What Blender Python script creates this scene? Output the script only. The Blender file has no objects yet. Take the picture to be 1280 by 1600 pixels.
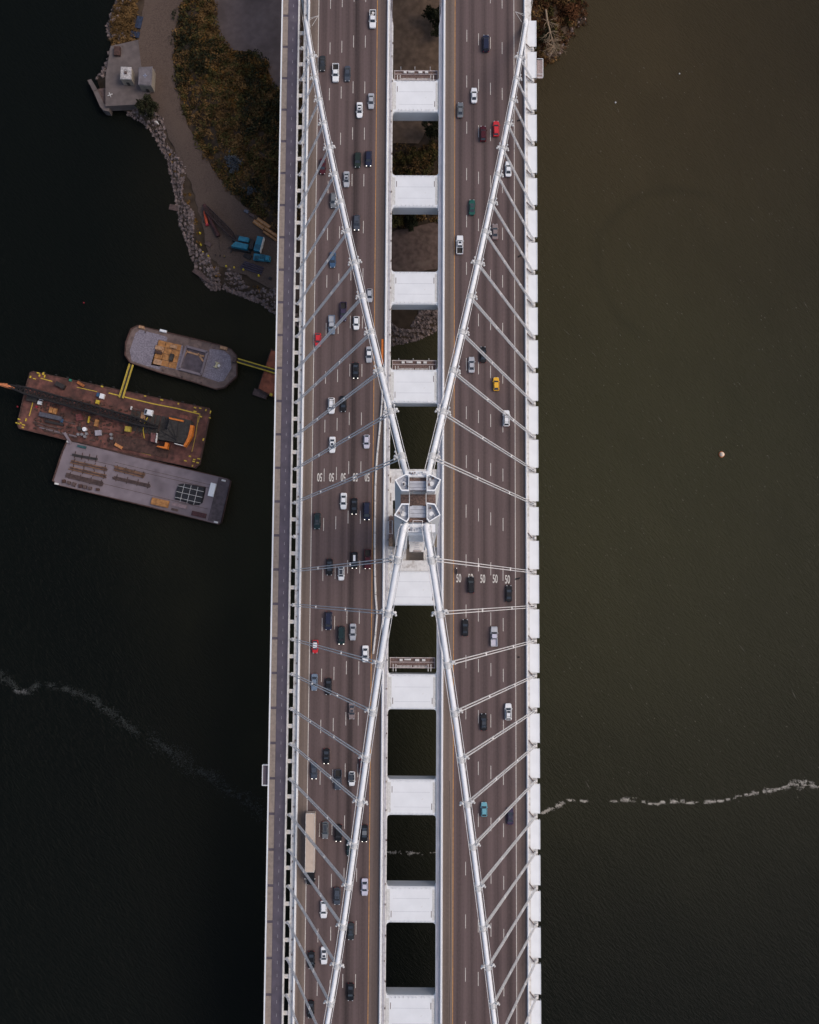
import bpy, bmesh, math, random
import numpy as np
from mathutils import Vector, Matrix, noise as mnoise
R = random.Random(7)
sc = bpy.context.scene
COL = sc.collection
# ---------------------------------------------------------------- camera
CAM_Z, FPX = 333.9, 1512.6
cd = bpy.data.cameras.new('camera'); cam = bpy.data.objects.new('camera', cd); COL.objects.link(cam)
nd = Vector((6.508, -125.4, -FPX)).normalized()
cy = Vector((0.00581, 1, 0)); cy = (cy - nd * cy.dot(nd)).normalized()
cz = -nd; cx = cy.cross(cz)
cam.matrix_world = Matrix.Translation((0, 0, CAM_Z)) @ Matrix((cx, cy, cz)).to_4x4()
cd.sensor_fit = 'VERTICAL'; cd.sensor_height = 24; cd.lens = 24 * FPX / 1600
cd.clip_start = 1; cd.clip_end = 9000
sc.camera = cam
# ---------------------------------------------------------------- light: high thin overcast, soft sun from the right
SUN_EL, SUN_AZ = 54, 84
w = bpy.data.worlds.new('World'); sc.world = w; w.use_nodes = True
nt = w.node_tree; bg = nt.nodes['Background']
sky = nt.nodes.new('ShaderNodeTexSky'); sky.sky_type = 'NISHITA'; sky.sun_disc = False
sky.sun_elevation = math.radians(SUN_EL); sky.sun_rotation = math.radians(SUN_AZ); sky.dust_density = 4; sky.ozone_density = .8
nt.links.new(sky.outputs[0], bg.inputs[0]); bg.inputs[1].default_value = 0.15
sd = bpy.data.lights.new('sun', 'SUN'); sd.energy = 1.1; sd.angle = math.radians(30); sd.color = (1, .89, .78)
sun = bpy.data.objects.new('sun', sd); COL.objects.link(sun)
sdir = Vector((math.cos(math.radians(SUN_EL)) * math.sin(math.radians(SUN_AZ)), math.cos(math.radians(SUN_EL)) * math.cos(math.radians(SUN_AZ)), math.sin(math.radians(SUN_EL))))
sun.rotation_euler = sdir.to_track_quat('Z', 'Y').to_euler()
sc.view_settings.view_transform = 'Standard'; sc.view_settings.look = 'None'
sc.view_settings.exposure = -0.02; sc.view_settings.gamma = 1
sc.view_settings.use_curve_mapping = False
# ---------------------------------------------------------------- helpers
class MB:
    def __init__(s): s.v = []; s.f = []
    def add(s, vs, fs):
        o = len(s.v); s.v += [tuple(v) for v in vs]; s.f += [tuple(i + o for i in f) for f in fs]; return s
    def box(s, x0, x1, y0, y1, z0, z1):
        return s.add([(x0,y0,z0),(x1,y0,z0),(x1,y1,z0),(x0,y1,z0),(x0,y0,z1),(x1,y0,z1),(x1,y1,z1),(x0,y1,z1)],
                     [(0,3,2,1),(4,5,6,7),(0,1,5,4),(1,2,6,5),(2,3,7,6),(3,0,4,7)])
    def rbox(s, c, L, W, z0, z1, ang):
        ca, sa = math.cos(ang), math.sin(ang); p = []
        for z in (z0, z1):
            for a, b in ((-1,-1),(1,-1),(1,1),(-1,1)):
                x, y = a*L/2, b*W/2; p.append((c[0]+x*ca-y*sa, c[1]+x*sa+y*ca, z))
        return s.add(p, [(0,3,2,1),(4,5,6,7),(0,1,5,4),(1,2,6,5),(2,3,7,6),(3,0,4,7)])
    def prism(s, poly, z0, z1, poly2=None):
        n = len(poly); q = poly2 or poly
        a = sum(poly[i][0]*poly[(i+1)%n][1]-poly[(i+1)%n][0]*poly[i][1] for i in range(n))
        if a < 0: poly = poly[::-1]; q = q[::-1]
        vs = [(p[0],p[1],z0) for p in poly] + [(p[0],p[1],z1) for p in q]
        return s.add(vs, [tuple(range(n-1,-1,-1)), tuple(range(n,2*n))] + [(i,(i+1)%n,n+(i+1)%n,n+i) for i in range(n)])
    def tube(s, pts, r, n=6, cap=True):
        pts = [Vector(p) for p in pts]; rs = r if isinstance(r, (list, tuple)) else [r]*len(pts)
        vs = []; up = Vector((0.03,0.02,1))
        for i, p in enumerate(pts):
            t = (pts[min(i+1,len(pts)-1)] - pts[max(i-1,0)]).normalized()
            a = t.cross(up)
            if a.length < 1e-3: a = t.cross(Vector((1,0,0)))
            a.normalize(); b = a.cross(t)
            for k in range(n):
                th = 2*math.pi*k/n; vs.append(p + (a*math.cos(th)+b*math.sin(th))*rs[i])
        fs = [(i*n+k, i*n+(k+1)%n, (i+1)*n+(k+1)%n, (i+1)*n+k) for i in range(len(pts)-1) for k in range(n)]
        if cap: fs += [tuple(range(n-1,-1,-1)), tuple(range((len(pts)-1)*n, len(pts)*n))]
        return s.add(vs, fs)
    def loft(s, secs):
        n = len(secs[0]); vs = [p for q in secs for p in q]
        fs = [(i*n+k, i*n+(k+1)%n, (i+1)*n+(k+1)%n, (i+1)*n+k) for i in range(len(secs)-1) for k in range(n)]
        return s.add(vs, fs + [tuple(range(n-1,-1,-1)), tuple(range((len(secs)-1)*n, len(secs)*n))])
    def sphere(s, c, r, n=6):
        vs = []; fs = []
        m = n//2+1
        rz = r if not isinstance(r, tuple) else r[2]; rx = r if not isinstance(r, tuple) else r[0]
        for i in range(m+1):
            ph = math.pi*i/m
            for k in range(n):
                th = 2*math.pi*k/n
                vs.append((c[0]+rx*math.sin(ph)*math.cos(th), c[1]+rx*math.sin(ph)*math.sin(th), c[2]+rz*math.cos(ph)))
        for i in range(m):
            for k in range(n): fs.append((i*n+k, (i+1)*n+k, (i+1)*n+(k+1)%n, i*n+(k+1)%n))
        return s.add(vs, fs)
    def mesh(s, name, m, smooth=False):
        me = bpy.data.meshes.new(name); me.from_pydata(s.v, [], s.f); me.validate()
        if m: me.materials.append(m)
        if smooth: me.polygons.foreach_set('use_smooth', [True]*len(me.polygons))
        bm = bmesh.new(); bm.from_mesh(me); bmesh.ops.recalc_face_normals(bm, faces=bm.faces); bm.to_mesh(me); bm.free()
        return me
def link(name, me, parent=None, loc=(0,0,0), rz=0, m=None, kind=None):
    o = bpy.data.objects.new(name, me); COL.objects.link(o); o.location = loc; o.rotation_euler = (0,0,rz)
    if parent: o.parent = parent
    if m is not None:
        o.material_slots[0].link = 'OBJECT'; o.material_slots[0].material = m
    if kind: o['kind'] = kind
    return o
def mk(name, mb, m, parent=None, smooth=False, **k):
    return link(name, mb.mesh(name, m, smooth), parent, **k)
def tag(o, label, cat, group=None, kind=None):
    o['label'] = label; o['category'] = cat
    if group: o['group'] = group
    if kind: o['kind'] = kind
    return o
def thing(name, label, cat, loc=(0,0,0), rz=0, group=None):
    o = bpy.data.objects.new(name, None); COL.objects.link(o); o.location = loc; o.rotation_euler = (0,0,rz)
    o.empty_display_size = 0.2
    return tag(o, label, cat, group)
def struct(name, mb, m, smooth=False):
    o = mk(name, mb, m, None, smooth); o['kind'] = 'structure'; return o
# ---------------------------------------------------------------- materials
def mat(name, col, rough=.6, metal=0, var=.25, scale=1.5, bump=0, bscale=8, spec=.4, coat=0, dirt=None, dscale=.3, damt=.5, world=False):
    m = bpy.data.materials.new(name); m.use_nodes = True; n = m.node_tree; L = n.links
    b = n.nodes['Principled BSDF']; b.inputs['Roughness'].default_value = rough; b.inputs['Metallic'].default_value = metal
    b.inputs['Specular IOR Level'].default_value = spec; b.inputs['Coat Weight'].default_value = coat; b.inputs['Coat Roughness'].default_value = .08
    if world: src = n.nodes.new('ShaderNodeNewGeometry').outputs['Position']
    else: src = n.nodes.new('ShaderNodeTexCoord').outputs['Object']
    def noise(sc_, det=4):
        t = n.nodes.new('ShaderNodeTexNoise'); t.inputs['Scale'].default_value = sc_; t.inputs['Detail'].default_value = det; L.new(src, t.inputs['Vector']); return t.outputs['Fac']
    def mix(f, a, c, lo=.35, hi=.65):
        r = n.nodes.new('ShaderNodeMapRange'); r.inputs[1].default_value = lo; r.inputs[2].default_value = hi; L.new(f, r.inputs[0])
        x = n.nodes.new('ShaderNodeMix'); x.data_type = 'RGBA'; L.new(r.outputs[0], x.inputs['Factor'])
        for k, v in ((6, a), (7, c)):
            if hasattr(v, 'links'): L.new(v, x.inputs[k])
            else: x.inputs[k].default_value = (*v, 1)
        return x.outputs[2]
    if var > 0:
        lo = tuple(c*(1-var) for c in col); hi = tuple(min(1, c*(1+var)) for c in col)
        out = mix(noise(scale), lo, hi)
        if dirt: out = mix(noise(dscale, 8), out, dirt, .72-damt*.35, .8)
        L.new(out, b.inputs['Base Color'])
    else: b.inputs['Base Color'].default_value = (*col, 1)
    if bump > 0:
        bp = n.nodes.new('ShaderNodeBump'); bp.inputs['Strength'].default_value = bump; bp.inputs['Distance'].default_value = .1
        L.new(noise(bscale, 6), bp.inputs['Height']); L.new(bp.outputs[0], b.inputs['Normal'])
    return m
WHITE = mat('white_painted_steel', (.70,.715,.735), .5, var=.035, scale=.25, dirt=(.52,.49,.45), dscale=.5, damt=.12)
TWHITE = mat('white_tower_paint', (.82,.83,.84), .5, var=.03, scale=.3, dirt=(.6,.58,.55), dscale=.6, damt=.15)
WHITE2 = mat('weathered_white_steel', (.60,.585,.57), .55, var=.08, scale=1.2, dirt=(.30,.26,.23), dscale=.8, damt=.6)
CABLEW = mat('white_wrapped_cable', (.82,.83,.85), .45, var=.03, scale=.8, dirt=(.66,.66,.67), dscale=.5, damt=.3)
ROPEW = mat('galvanised_white_rope', (.82,.80,.79), .5, var=.06)
GRATE = mat('rust_brown_grating', (.13,.085,.075), .8, var=.4, scale=3)
PIERC = mat('stained_concrete', (.33,.27,.22), .85, var=.2, scale=.5, dirt=(.16,.11,.08), dscale=.3, damt=.6)
GREYP = mat('grey_roof_plate', (.36,.37,.41), .6, var=.12, scale=1.3, dirt=(.2,.2,.22), dscale=.9, damt=.4)
PANEL = mat('tan_concrete_panel', (.235,.195,.17), .85, var=.12, scale=1.0, dirt=(.14,.115,.1), dscale=.8, damt=.4, world=True)
PATHA = mat('violet_grey_asphalt', (.082,.07,.092), .85, var=.12, scale=.4, dirt=(.12,.105,.125), dscale=.25, damt=.35, world=True)
LINEW = mat('white_road_paint', (.58,.55,.51), .7, var=.14, scale=2.5, dirt=(.25,.21,.19), dscale=1.2, damt=.3, world=True)
LINEY = mat('yellow_road_paint', (.50,.24,.06), .7, var=.2, scale=1.5, dirt=(.2,.12,.08), dscale=.5, damt=.5, world=True)
BLACK = mat('black_rubber', (.015,.015,.017), .75, var=.2)
GLASS = mat('dark_car_glass', (.032,.038,.048), .08, var=0, spec=.7)
ORANGE = mat('orange_paint', (.62,.17,.02), .5, var=.15, dirt=(.25,.09,.03), dscale=.9, damt=.5)
YELLOW = mat('yellow_paint', (.50,.36,.035), .55, var=.15, dirt=(.25,.16,.03), dscale=1, damt=.4)
def road_mat(name, x0, flip):
    m = bpy.data.materials.new(name); m.use_nodes = True; n = m.node_tree; L = n.links; b = n.nodes['Principled BSDF']
    b.inputs['Roughness'].default_value = .82; b.inputs['Specular IOR Level'].default_value = .25
    g = n.nodes.new('ShaderNodeNewGeometry'); sp = n.nodes.new('ShaderNodeSeparateXYZ'); L.new(g.outputs['Position'], sp.inputs[0])
    def M(op, a, c=None, d=None):
        x = n.nodes.new('ShaderNodeMath'); x.operation = op
        for i, v in enumerate((a, c, d)):
            if v is None: continue
            if isinstance(v, (int, float)): x.inputs[i].default_value = v
            else: L.new(v, x.inputs[i])
        return x.outputs[0]
    def N(scale, st, det=5):
        mp = n.nodes.new('ShaderNodeMapping'); mp.inputs['Scale'].default_value = st; L.new(g.outputs['Position'], mp.inputs[0])
        t = n.nodes.new('ShaderNodeTexNoise'); t.inputs['Scale'].default_value = scale; t.inputs['Detail'].default_value = det; L.new(mp.outputs[0], t.inputs['Vector']); return t.outputs['Fac']
    X = sp.outputs[0]
    wob = M('MULTIPLY_ADD', N(.02, (1,1,1), 2), 1.2, -.6)
    ph = M('MULTIPLY', M('ADD', M('SUBTRACT', X, x0), M('MULTIPLY', wob, .35)), 2*math.pi/3.6)
    wear = M('MULTIPLY', M('COSINE', ph), .21 if flip else .15)                       # paler at the lane lines, darker where the tyres run
    ph2 = M('MULTIPLY', M('COSINE', M('MULTIPLY', ph, 2)), -.03)
    streak = M('MULTIPLY_ADD', N(1, (1.6,.012,1), 4), .75, -.375)
    grain = M('ADD', M('MULTIPLY_ADD', N(2.2, (1,.6,1), 6), .4, -.2), M('MULTIPLY_ADD', N(7, (1,.8,1), 3), .3, -.15))
    patch = M('MULTIPLY_ADD', N(.035, (1,1,1), 3), .36, -.18)
    # the oil stained joint between two of the lanes on one side
    def band(c, wd): return M('MAXIMUM', M('SUBTRACT', 1, M('DIVIDE', M('ABSOLUTE', M('SUBTRACT', M('ADD', X, M('MULTIPLY', wob, .5)), c)), wd)), 0)
    oil = M('MULTIPLY', band(-18.6, 1.25), -.62) if not flip else M('MULTIPLY', band(28.2, 1.6), -.12)
    tot = M('ADD', M('ADD', M('ADD', wear, ph2), M('ADD', streak, grain)), M('ADD', M('ADD', patch, oil), 1.0))
    # shoulders are a paler tan surfacing
    if not flip: sh = M('ADD', M('LESS_THAN', X, -30.1), M('MULTIPLY', M('GREATER_THAN', X, -12.3), .55))
    else: sh = M('ADD', M('LESS_THAN', X, 11.75), M('MULTIPLY', M('GREATER_THAN', X, 29.7), .45))
    mx = n.nodes.new('ShaderNodeMix'); mx.data_type = 'RGBA'; L.new(sh, mx.inputs['Factor'])
    mx.inputs[6].default_value = (.1,.071,.069,1); mx.inputs[7].default_value = (.148,.113,.096,1)
    ml = n.nodes.new('ShaderNodeVectorMath'); ml.operation = 'SCALE'; L.new(mx.outputs[2], ml.inputs[0]); L.new(tot, ml.inputs['Scale'])
    L.new(ml.outputs[0], b.inputs['Base Color'])
    return m
ROADL = road_mat('worn_asphalt_west_lanes', -30.22, False); ROADR = road_mat('worn_asphalt_east_lanes', 11.7, True)
def water_mat():
    m = bpy.data.materials.new('murky_bay_water'); m.use_nodes = True; n = m.node_tree; L = n.links; b = n.nodes['Principled BSDF']
    b.inputs['Roughness'].default_value = .14; b.inputs['IOR'].default_value = 1.33; b.inputs['Specular IOR Level'].default_value = .10
    g = n.nodes.new('ShaderNodeNewGeometry')
    def mp(scale, rot=0, loc=(0,0,0)):
        x = n.nodes.new('ShaderNodeMapping'); x.inputs['Scale'].default_value = scale; x.inputs['Location'].default_value = loc
        if rot: x.vector_type = 'TEXTURE'; x.inputs['Scale'].default_value = tuple(1/k for k in scale); x.inputs['Rotation'].default_value = (0,0,-rot)
        L.new(g.outputs['Position'], x.inputs[0]); return x.outputs[0]
    def noise(v, sc_, det=4, rough=.5, dist=0):
        t = n.nodes.new('ShaderNodeTexNoise'); t.inputs['Scale'].default_value = sc_; t.inputs['Detail'].default_value = det; t.inputs['Roughness'].default_value = rough
        t.inputs['Distortion'].default_value = dist; L.new(v, t.inputs['Vector']); return t.outputs['Fac']
    def M(op, a, c=None, d=None):
        x = n.nodes.new('ShaderNodeMath'); x.operation = op
        for i, v in enumerate((a, c, d)):
            if v is None: continue
            if isinstance(v, (int, float)): x.inputs[i].default_value = v
            else: L.new(v, x.inputs[i])
        return x.outputs[0]
    # silt tint east of the bridge, with sky brightness also painted into its ramps
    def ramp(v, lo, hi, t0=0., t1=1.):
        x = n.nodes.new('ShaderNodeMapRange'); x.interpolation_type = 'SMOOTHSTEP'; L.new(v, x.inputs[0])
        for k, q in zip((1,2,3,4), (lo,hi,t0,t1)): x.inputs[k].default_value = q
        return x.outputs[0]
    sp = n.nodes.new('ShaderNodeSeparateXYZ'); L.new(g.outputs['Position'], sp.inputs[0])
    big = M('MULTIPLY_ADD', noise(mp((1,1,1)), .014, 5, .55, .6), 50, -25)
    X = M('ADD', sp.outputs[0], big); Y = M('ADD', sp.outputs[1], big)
    dens = M('MULTIPLY', M('MULTIPLY', ramp(X, -120, 14), ramp(X, 60, 170, 1, .55)), ramp(Y, -150, 35, .04, 1))  # wide west ramp lightens the base colour to offset the bridge's cast shadow
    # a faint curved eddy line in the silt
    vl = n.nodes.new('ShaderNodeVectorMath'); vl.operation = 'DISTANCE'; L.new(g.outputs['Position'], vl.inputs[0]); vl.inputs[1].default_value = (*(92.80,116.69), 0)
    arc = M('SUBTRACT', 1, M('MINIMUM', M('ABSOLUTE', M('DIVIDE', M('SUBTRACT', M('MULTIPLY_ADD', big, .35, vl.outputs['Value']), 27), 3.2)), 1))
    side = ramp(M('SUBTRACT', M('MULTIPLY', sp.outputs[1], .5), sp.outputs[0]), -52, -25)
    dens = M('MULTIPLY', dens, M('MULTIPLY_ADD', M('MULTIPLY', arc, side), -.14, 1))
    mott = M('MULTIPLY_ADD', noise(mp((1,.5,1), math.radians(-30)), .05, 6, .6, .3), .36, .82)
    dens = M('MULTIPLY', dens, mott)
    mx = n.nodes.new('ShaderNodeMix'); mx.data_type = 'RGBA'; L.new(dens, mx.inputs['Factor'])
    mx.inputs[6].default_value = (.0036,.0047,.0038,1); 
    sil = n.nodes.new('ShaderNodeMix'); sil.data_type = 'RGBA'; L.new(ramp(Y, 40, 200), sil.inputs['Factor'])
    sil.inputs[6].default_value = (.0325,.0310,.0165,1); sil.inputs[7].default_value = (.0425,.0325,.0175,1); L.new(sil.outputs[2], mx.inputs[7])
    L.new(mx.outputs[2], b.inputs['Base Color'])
    v = mp((1.15,.32,1), math.radians(-42))
    h1 = noise(v, 1.3, 7, .68, .6); h2 = noise(mp((1,.55,1), math.radians(-25)), .09, 3)
    bp = n.nodes.new('ShaderNodeBump'); bp.inputs['Strength'].default_value = .7; bp.inputs['Distance'].default_value = .5; L.new(M('MULTIPLY_ADD', h2, .9, h1), bp.inputs['Height'])
    L.new(bp.outputs[0], b.inputs['Normal'])
    return m
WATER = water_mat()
# ---------------------------------------------------------------- water and land
SHORE = [(-108.41,216.68),(-111.96,204.03),(-109.82,195.09),(-111.94,189.05),(-115.00,183.75),(-112.94,177.05),(-110.96,172.75),(-103.55,171.35),(-97.69,167.56),(-92.93,161.63),(-88.84,154.53),(-87.31,148.63),(-85.01,139.22),(-83.88,131.02),(-81.22,124.72),(-78.04,115.43),(-74.03,108.95),(-72.17,106.65),(-68.79,107.59),(-60.82,104.85),(-53.98,102.12),(-48.93,97.53),(-40.29,92.98),(-24.47,88.47),(-8.71,86.95),(0.27,89.05),(9.25,92.77),(20.49,102.48),(31.80,125.71),(37.57,156.25),(43.89,188.20),(49.43,191.58),(54.55,198.82),(57.35,203.66),(61.29,205.61),(60.18,210.45),(52.84,218.69)]
SHORE = SHORE + [(70,262),(90,420),(-190,420),(-150,290),(-110,240)]
def seg_dist(px_, py_, poly, closed=True):
    d = np.full(px_.shape, 1e9); n = len(poly)
    for i in range(n if closed else n-1):
        ax, ay = poly[i]; bx, by = poly[(i+1)%n]; dx, dy = bx-ax, by-ay
        t = np.clip(((px_-ax)*dx+(py_-ay)*dy)/(dx*dx+dy*dy+1e-9), 0, 1)
        d = np.minimum(d, np.hypot(px_-ax-t*dx, py_-ay-t*dy))
    return d
def inside(px_, py_, poly):
    c = np.zeros(px_.shape, bool); n = len(poly)
    for i in range(n):
        ax, ay = poly[i]; bx, by = poly[(i+1)%n]
        if ay == by: continue
        c ^= ((ay > py_) != (by > py_)) & (px_ < (bx-ax)*(py_-ay)/(by-ay)+ax)
    return c
HILL = [(-81.53,219.78),(-84.41,198.20),(-84.61,188.21),(-83.00,178.75),(-81.67,170.98),(-78.76,163.24),(-74.05,155.31),(-69.83,148.34),(-64.73,141.39),(-56.51,134.94),(-50.35,129.20),(-20.03,121.29),(-11.25,139.77),(-20.47,163.01),(-45.66,184.10),(-51.22,177.46),(-52.51,186.44),(-58.26,189.97),(-66.69,190.42),(-70.46,196.35),(-72.44,203.02),(-72.37,219.81)]
def height(x, y):
    x = np.asarray(x, float); y = np.asarray(y, float)
    d = seg_dist(x, y, SHORE); d = np.where(inside(x, y, SHORE), d, -d)
    h = np.where(d > 0, 4.2*(1-np.exp(-np.maximum(d,0)/3.2)), np.maximum(d*.7, -4))
    hd = seg_dist(x, y, HILL); hi = inside(x, y, HILL)
    h = h + np.where(hi, 6.5*(1-np.exp(-hd/7)), 0)
    return h
def hz(x, y): return float(height(np.array([x]), np.array([y]))[0])
mb = MB(); mb.add([(-5000,-5000,0),(5000,-5000,0),(5000,5000,0),(-5000,5000,0)], [(0,1,2,3)])
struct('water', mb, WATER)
GROUND = mat('dry_brown_soil', (.062,.043,.030), .95, var=.35, scale=.25, bump=.4, bscale=2, dirt=(.035,.026,.018), dscale=.12, damt=.8, spec=.1, world=True)
xs = np.arange(-195, 100, 1.4); ys = np.arange(60, 420, 1.4)
gx, gy = np.meshgrid(xs, ys); gh = height(gx, gy)
rg = np.random.default_rng(3); gh = gh + np.where(gh > 1, rg.normal(0, .12, gh.shape), rg.normal(0, .05, gh.shape))
mb = MB(); nx_ = len(xs)
vi = -np.ones(gx.size, int); keepv = []; faces = []
ghf = gh.ravel()
for j in range(len(ys)-1):
    for i in range(nx_-1):
        q = (j*nx_+i, j*nx_+i+1, (j+1)*nx_+i+1, (j+1)*nx_+i)
        if max(ghf[k] for k in q) > -1.5: faces.append(q)
used = sorted({k for q in faces for k in q}); remap = {k: i for i, k in enumerate(used)}
gxf, gyf = gx.ravel(), gy.ravel()
mb.add([(gxf[k], gyf[k], ghf[k]) for k in used], [tuple(remap[k] for k in q) for q in faces])
struct('terrain', mb, GROUND, smooth=True)
def ribbon(name, A, B, m, cross=8, sub=5, dz=.22):
    def dens(P_):
        out = []
        for i in range(len(P_)-1):
            for k in range(sub):
                t = k/sub; out.append((P_[i][0]*(1-t)+P_[i+1][0]*t, P_[i][1]*(1-t)+P_[i+1][1]*t))
        return out + [P_[-1]]
    A, B = dens(A), dens(B); vs = []
    for a, c in zip(A, B):
        for k in range(cross+1):
            t = k/cross; jx = R.uniform(-.35,.35) if k in (0,cross) else 0
            vs.append((a[0]*(1-t)+c[0]*t+jx, a[1]*(1-t)+c[1]*t+jx*.4))
    hh = height(np.array([v[0] for v in vs]), np.array([v[1] for v in vs]))
    mb = MB(); w_ = cross+1
    mb.add([(v[0], v[1], max(h,.8)+dz+.12) for v, h in zip(vs, hh)], [(i*w_+k, i*w_+k+1, (i+1)*w_+k+1, (i+1)*w_+k) for i in range(len(A)-1) for k in range(cross)])
    return struct(name, mb, m, smooth=True)
DIRT = mat('packed_grey_dirt', (.092,.066,.054), .95, var=.2, scale=2.8, bump=.2, bscale=3, dirt=(.105,.076,.06), dscale=.16, damt=.6, spec=.1, world=True)
ribbon('dirt_road', [(-98.01,225.23),(-97.14,210.75),(-99.08,198.75),(-99.65,186.83),(-96.67,178.53),(-92.60,171.46),(-90.43,166.75),(-87.51,159.71),(-83.45,151.53),(-79.65,144.08),(-77.44,137.12),(-75.47,130.18),(-73.96,123.26),(-72.25,117.28),(-68.12,113.17),(-59.10,110.00),(-50.06,105.02),(-39.95,100.96),(-19.83,96.51)],
       [(-80.73,224.60),(-83.58,210.16),(-86.26,199.15),(-86.43,188.21),(-84.83,179.22),(-83.50,171.44),(-80.58,163.47),(-75.85,155.07),(-71.40,147.86),(-66.29,140.69),(-62.39,136.77),(-58.73,133.55),(-55.54,130.79),(-51.89,127.58),(-48.70,124.61),(-45.74,121.63),(-40.07,116.62),(-31.08,112.09),(-15.43,107.60)], DIRT)
ribbon('gravel_lot', [(-72.48,224.63),(-72.37,210.20),(-72.45,203.50),(-71.43,198.73),(-69.52,194.92),(-66.26,191.84),(-60.57,191.39),(-57.13,190.21),(-52.98,187.15),(-51.44,177.46),(-47.79,175.82)],
       [(-41.75,224.73),(-41.52,210.30),(-41.45,205.52),(-41.38,200.74),(-41.32,197.17),(-41.28,194.79),(-41.25,192.41),(-41.21,190.04),(-41.17,187.66),(-41.08,181.75),(-41.01,177.03)], mat('grey_gravel', (.14,.107,.10), .95, var=.1, scale=.5, bump=.2, bscale=3, dirt=(.07,.054,.05), dscale=.06, damt=.6, spec=.1, world=True))
ribbon('bare_soil', [(-9.66,220.68),(-9.53,203.86),(-9.44,191.92),(-9.36,182.42),(-9.25,168.25),(-9.62,157.69)], [(10.98,220.75),(11.03,203.93),(11.07,192.00),(11.09,182.50),(6.61,168.32),(1.00,157.73)], mat('bare_brown_soil', (.135,.092,.066), .95, var=.22, scale=.5, dirt=(.19,.13,.09), dscale=.2, damt=.4, spec=.1, world=True))
ribbon('dirt_track', [(-10.03,124.47),(-6.68,126.33),(-2.20,126.81),(2.28,128.22),(10.13,129.87)], [(-9.91,109.78),(-6.56,110.25),(-2.10,110.96),(2.36,111.67),(10.18,113.08)], mat('brown_track', (.125,.085,.07), .95, var=.25, scale=.6, dirt=(.17,.125,.1), dscale=.25, damt=.4, spec=.1, world=True))
# ---- scrub: leaf tufts nobody could count
def scrub(name, spots, m, leaves, size, hgt=1.0):
    mb = MB()
    for (x, y, r) in spots:
        z0 = hz_map(x, y)
        for _ in range(leaves):
            a = R.uniform(0, 2*math.pi); rr = r*math.sqrt(R.random()); zz = z0 + R.random()**.6*r*hgt*(1.15-rr/r*.8)
            c = Vector((x+rr*math.cos(a), y+rr*math.sin(a), zz))
            u = Vector((R.gauss(0,1), R.gauss(0,1), R.gauss(0,.7))).normalized(); v = u.cross(Vector((R.gauss(0,1),R.gauss(0,1),R.gauss(0,1)))).normalized()
            s_ = size*R.uniform(.5,1.3); u *= s_; v *= s_*.6
            mb.add([c-u, c-v*.8, c+u, c+v], [(0,1,2,3)])
    o = mk(name, mb, m); o['kind'] = 'stuff'; return o
def hz_map(x, y):
    i = int(np.clip((x+195)/1.4, 0, len(xs)-1)); j = int(np.clip((y-60)/1.4, 0, len(ys)-1)); return float(gh[j, i])
def scatter(poly, n, r0, r1):
    x0 = min(p[0] for p in poly); x1 = max(p[0] for p in poly); y0 = min(p[1] for p in poly); y1 = max(p[1] for p in poly)
    X = np.array([R.uniform(x0,x1) for _ in range(n*3)]); Y = np.array([R.uniform(y0,y1) for _ in range(n*3)])
    k = inside(X, Y, poly); return [(a, b_, R.uniform(r0, r1)) for a, b_ in zip(X[k], Y[k])][:n]
VEG1 = [(-82.82,216.16),(-85.57,198.67),(-85.75,188.21),(-84.38,179.22),(-82.82,171.45),(-79.90,163.47),(-75.18,155.07),(-70.72,147.87),(-65.63,141.15),(-57.85,134.48),(-51.46,128.74),(-45.77,123.01),(-38.08,132.72),(-40.97,174.67),(-51.44,176.99),(-52.97,186.44),(-58.28,190.69),(-66.70,191.13),(-70.47,196.82),(-72.67,203.02),(-72.51,216.20)]
VEG2 = [(-20.47,157.64),(-11.42,156.04),(-2.39,158.42),(1.68,157.03),(11.15,162.46),(20.20,161.33),(20.22,133.38),(9.01,128.25),(0.03,129.59),(-6.68,125.87),(-20.13,124.89)]
VEG3 = [(37.33,214.82),(60.18,212.49),(59.45,206.97),(55.52,200.50),(49.76,190.95),(44.06,187.84),(37.19,175.51)]
VEG4 = [(-103.95,213.78),(-100.23,196.96),(-105.55,190.95),(-108.41,194.53),(-110.02,201.72),(-106.71,213.77)]
VEG5 = [(-91.66,162.04),(-87.90,157.37),(-84.76,149.66),(-80.76,143.38),(-78.27,134.10),(-75.32,123.71),(-73.35,116.36),(-68.09,111.79),(-59.07,108.63),(-50.05,104.10),(-48.89,101.83),(-60.14,105.88),(-68.70,109.04),(-75.13,115.89),(-77.55,123.24),(-80.04,132.93),(-83.43,142.20),(-86.77,148.72),(-90.12,155.72)]
def leafm(name, c, v=.45): return mat(name, c, .9, var=v, scale=.35, spec=.1, world=True, dirt=tuple(k*.5 for k in c), dscale=.15, damt=.7)
BROWNL = leafm('dry_brown_leaves', (.15,.088,.036)); OLIVEL = leafm('olive_leaves', (.07,.058,.02)); GOLDL = leafm('golden_dry_grass', (.20,.105,.028)); DARKL = leafm('dark_green_leaves', (.026,.027,.014))
BLUEL = leafm('blue_grey_leaves', (.085,.095,.11), .25)
s1 = scatter(VEG1, 900, .8, 2.0) + scatter(VEG2, 260, .8, 1.8) + scatter(VEG3, 60, .8, 1.8) + scatter(VEG4, 150, .6, 1.6) + scatter([(-111.01,182.59),(-108.41,194.53),(-110.86,199.31),(-106.25,213.77),(-98.88,213.80),(-102.02,195.51),(-108.76,190.94)], 130, .5, 1.4)
scrub('brown_scrub', s1, BROWNL, 42, .42)
scrub('olive_scrub', scatter(VEG1, 420, .8, 2.2) + scatter(VEG2, 180, .8, 2) + scatter(VEG3, 40, .8, 1.6), OLIVEL, 44, .45, 1.2)
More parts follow.
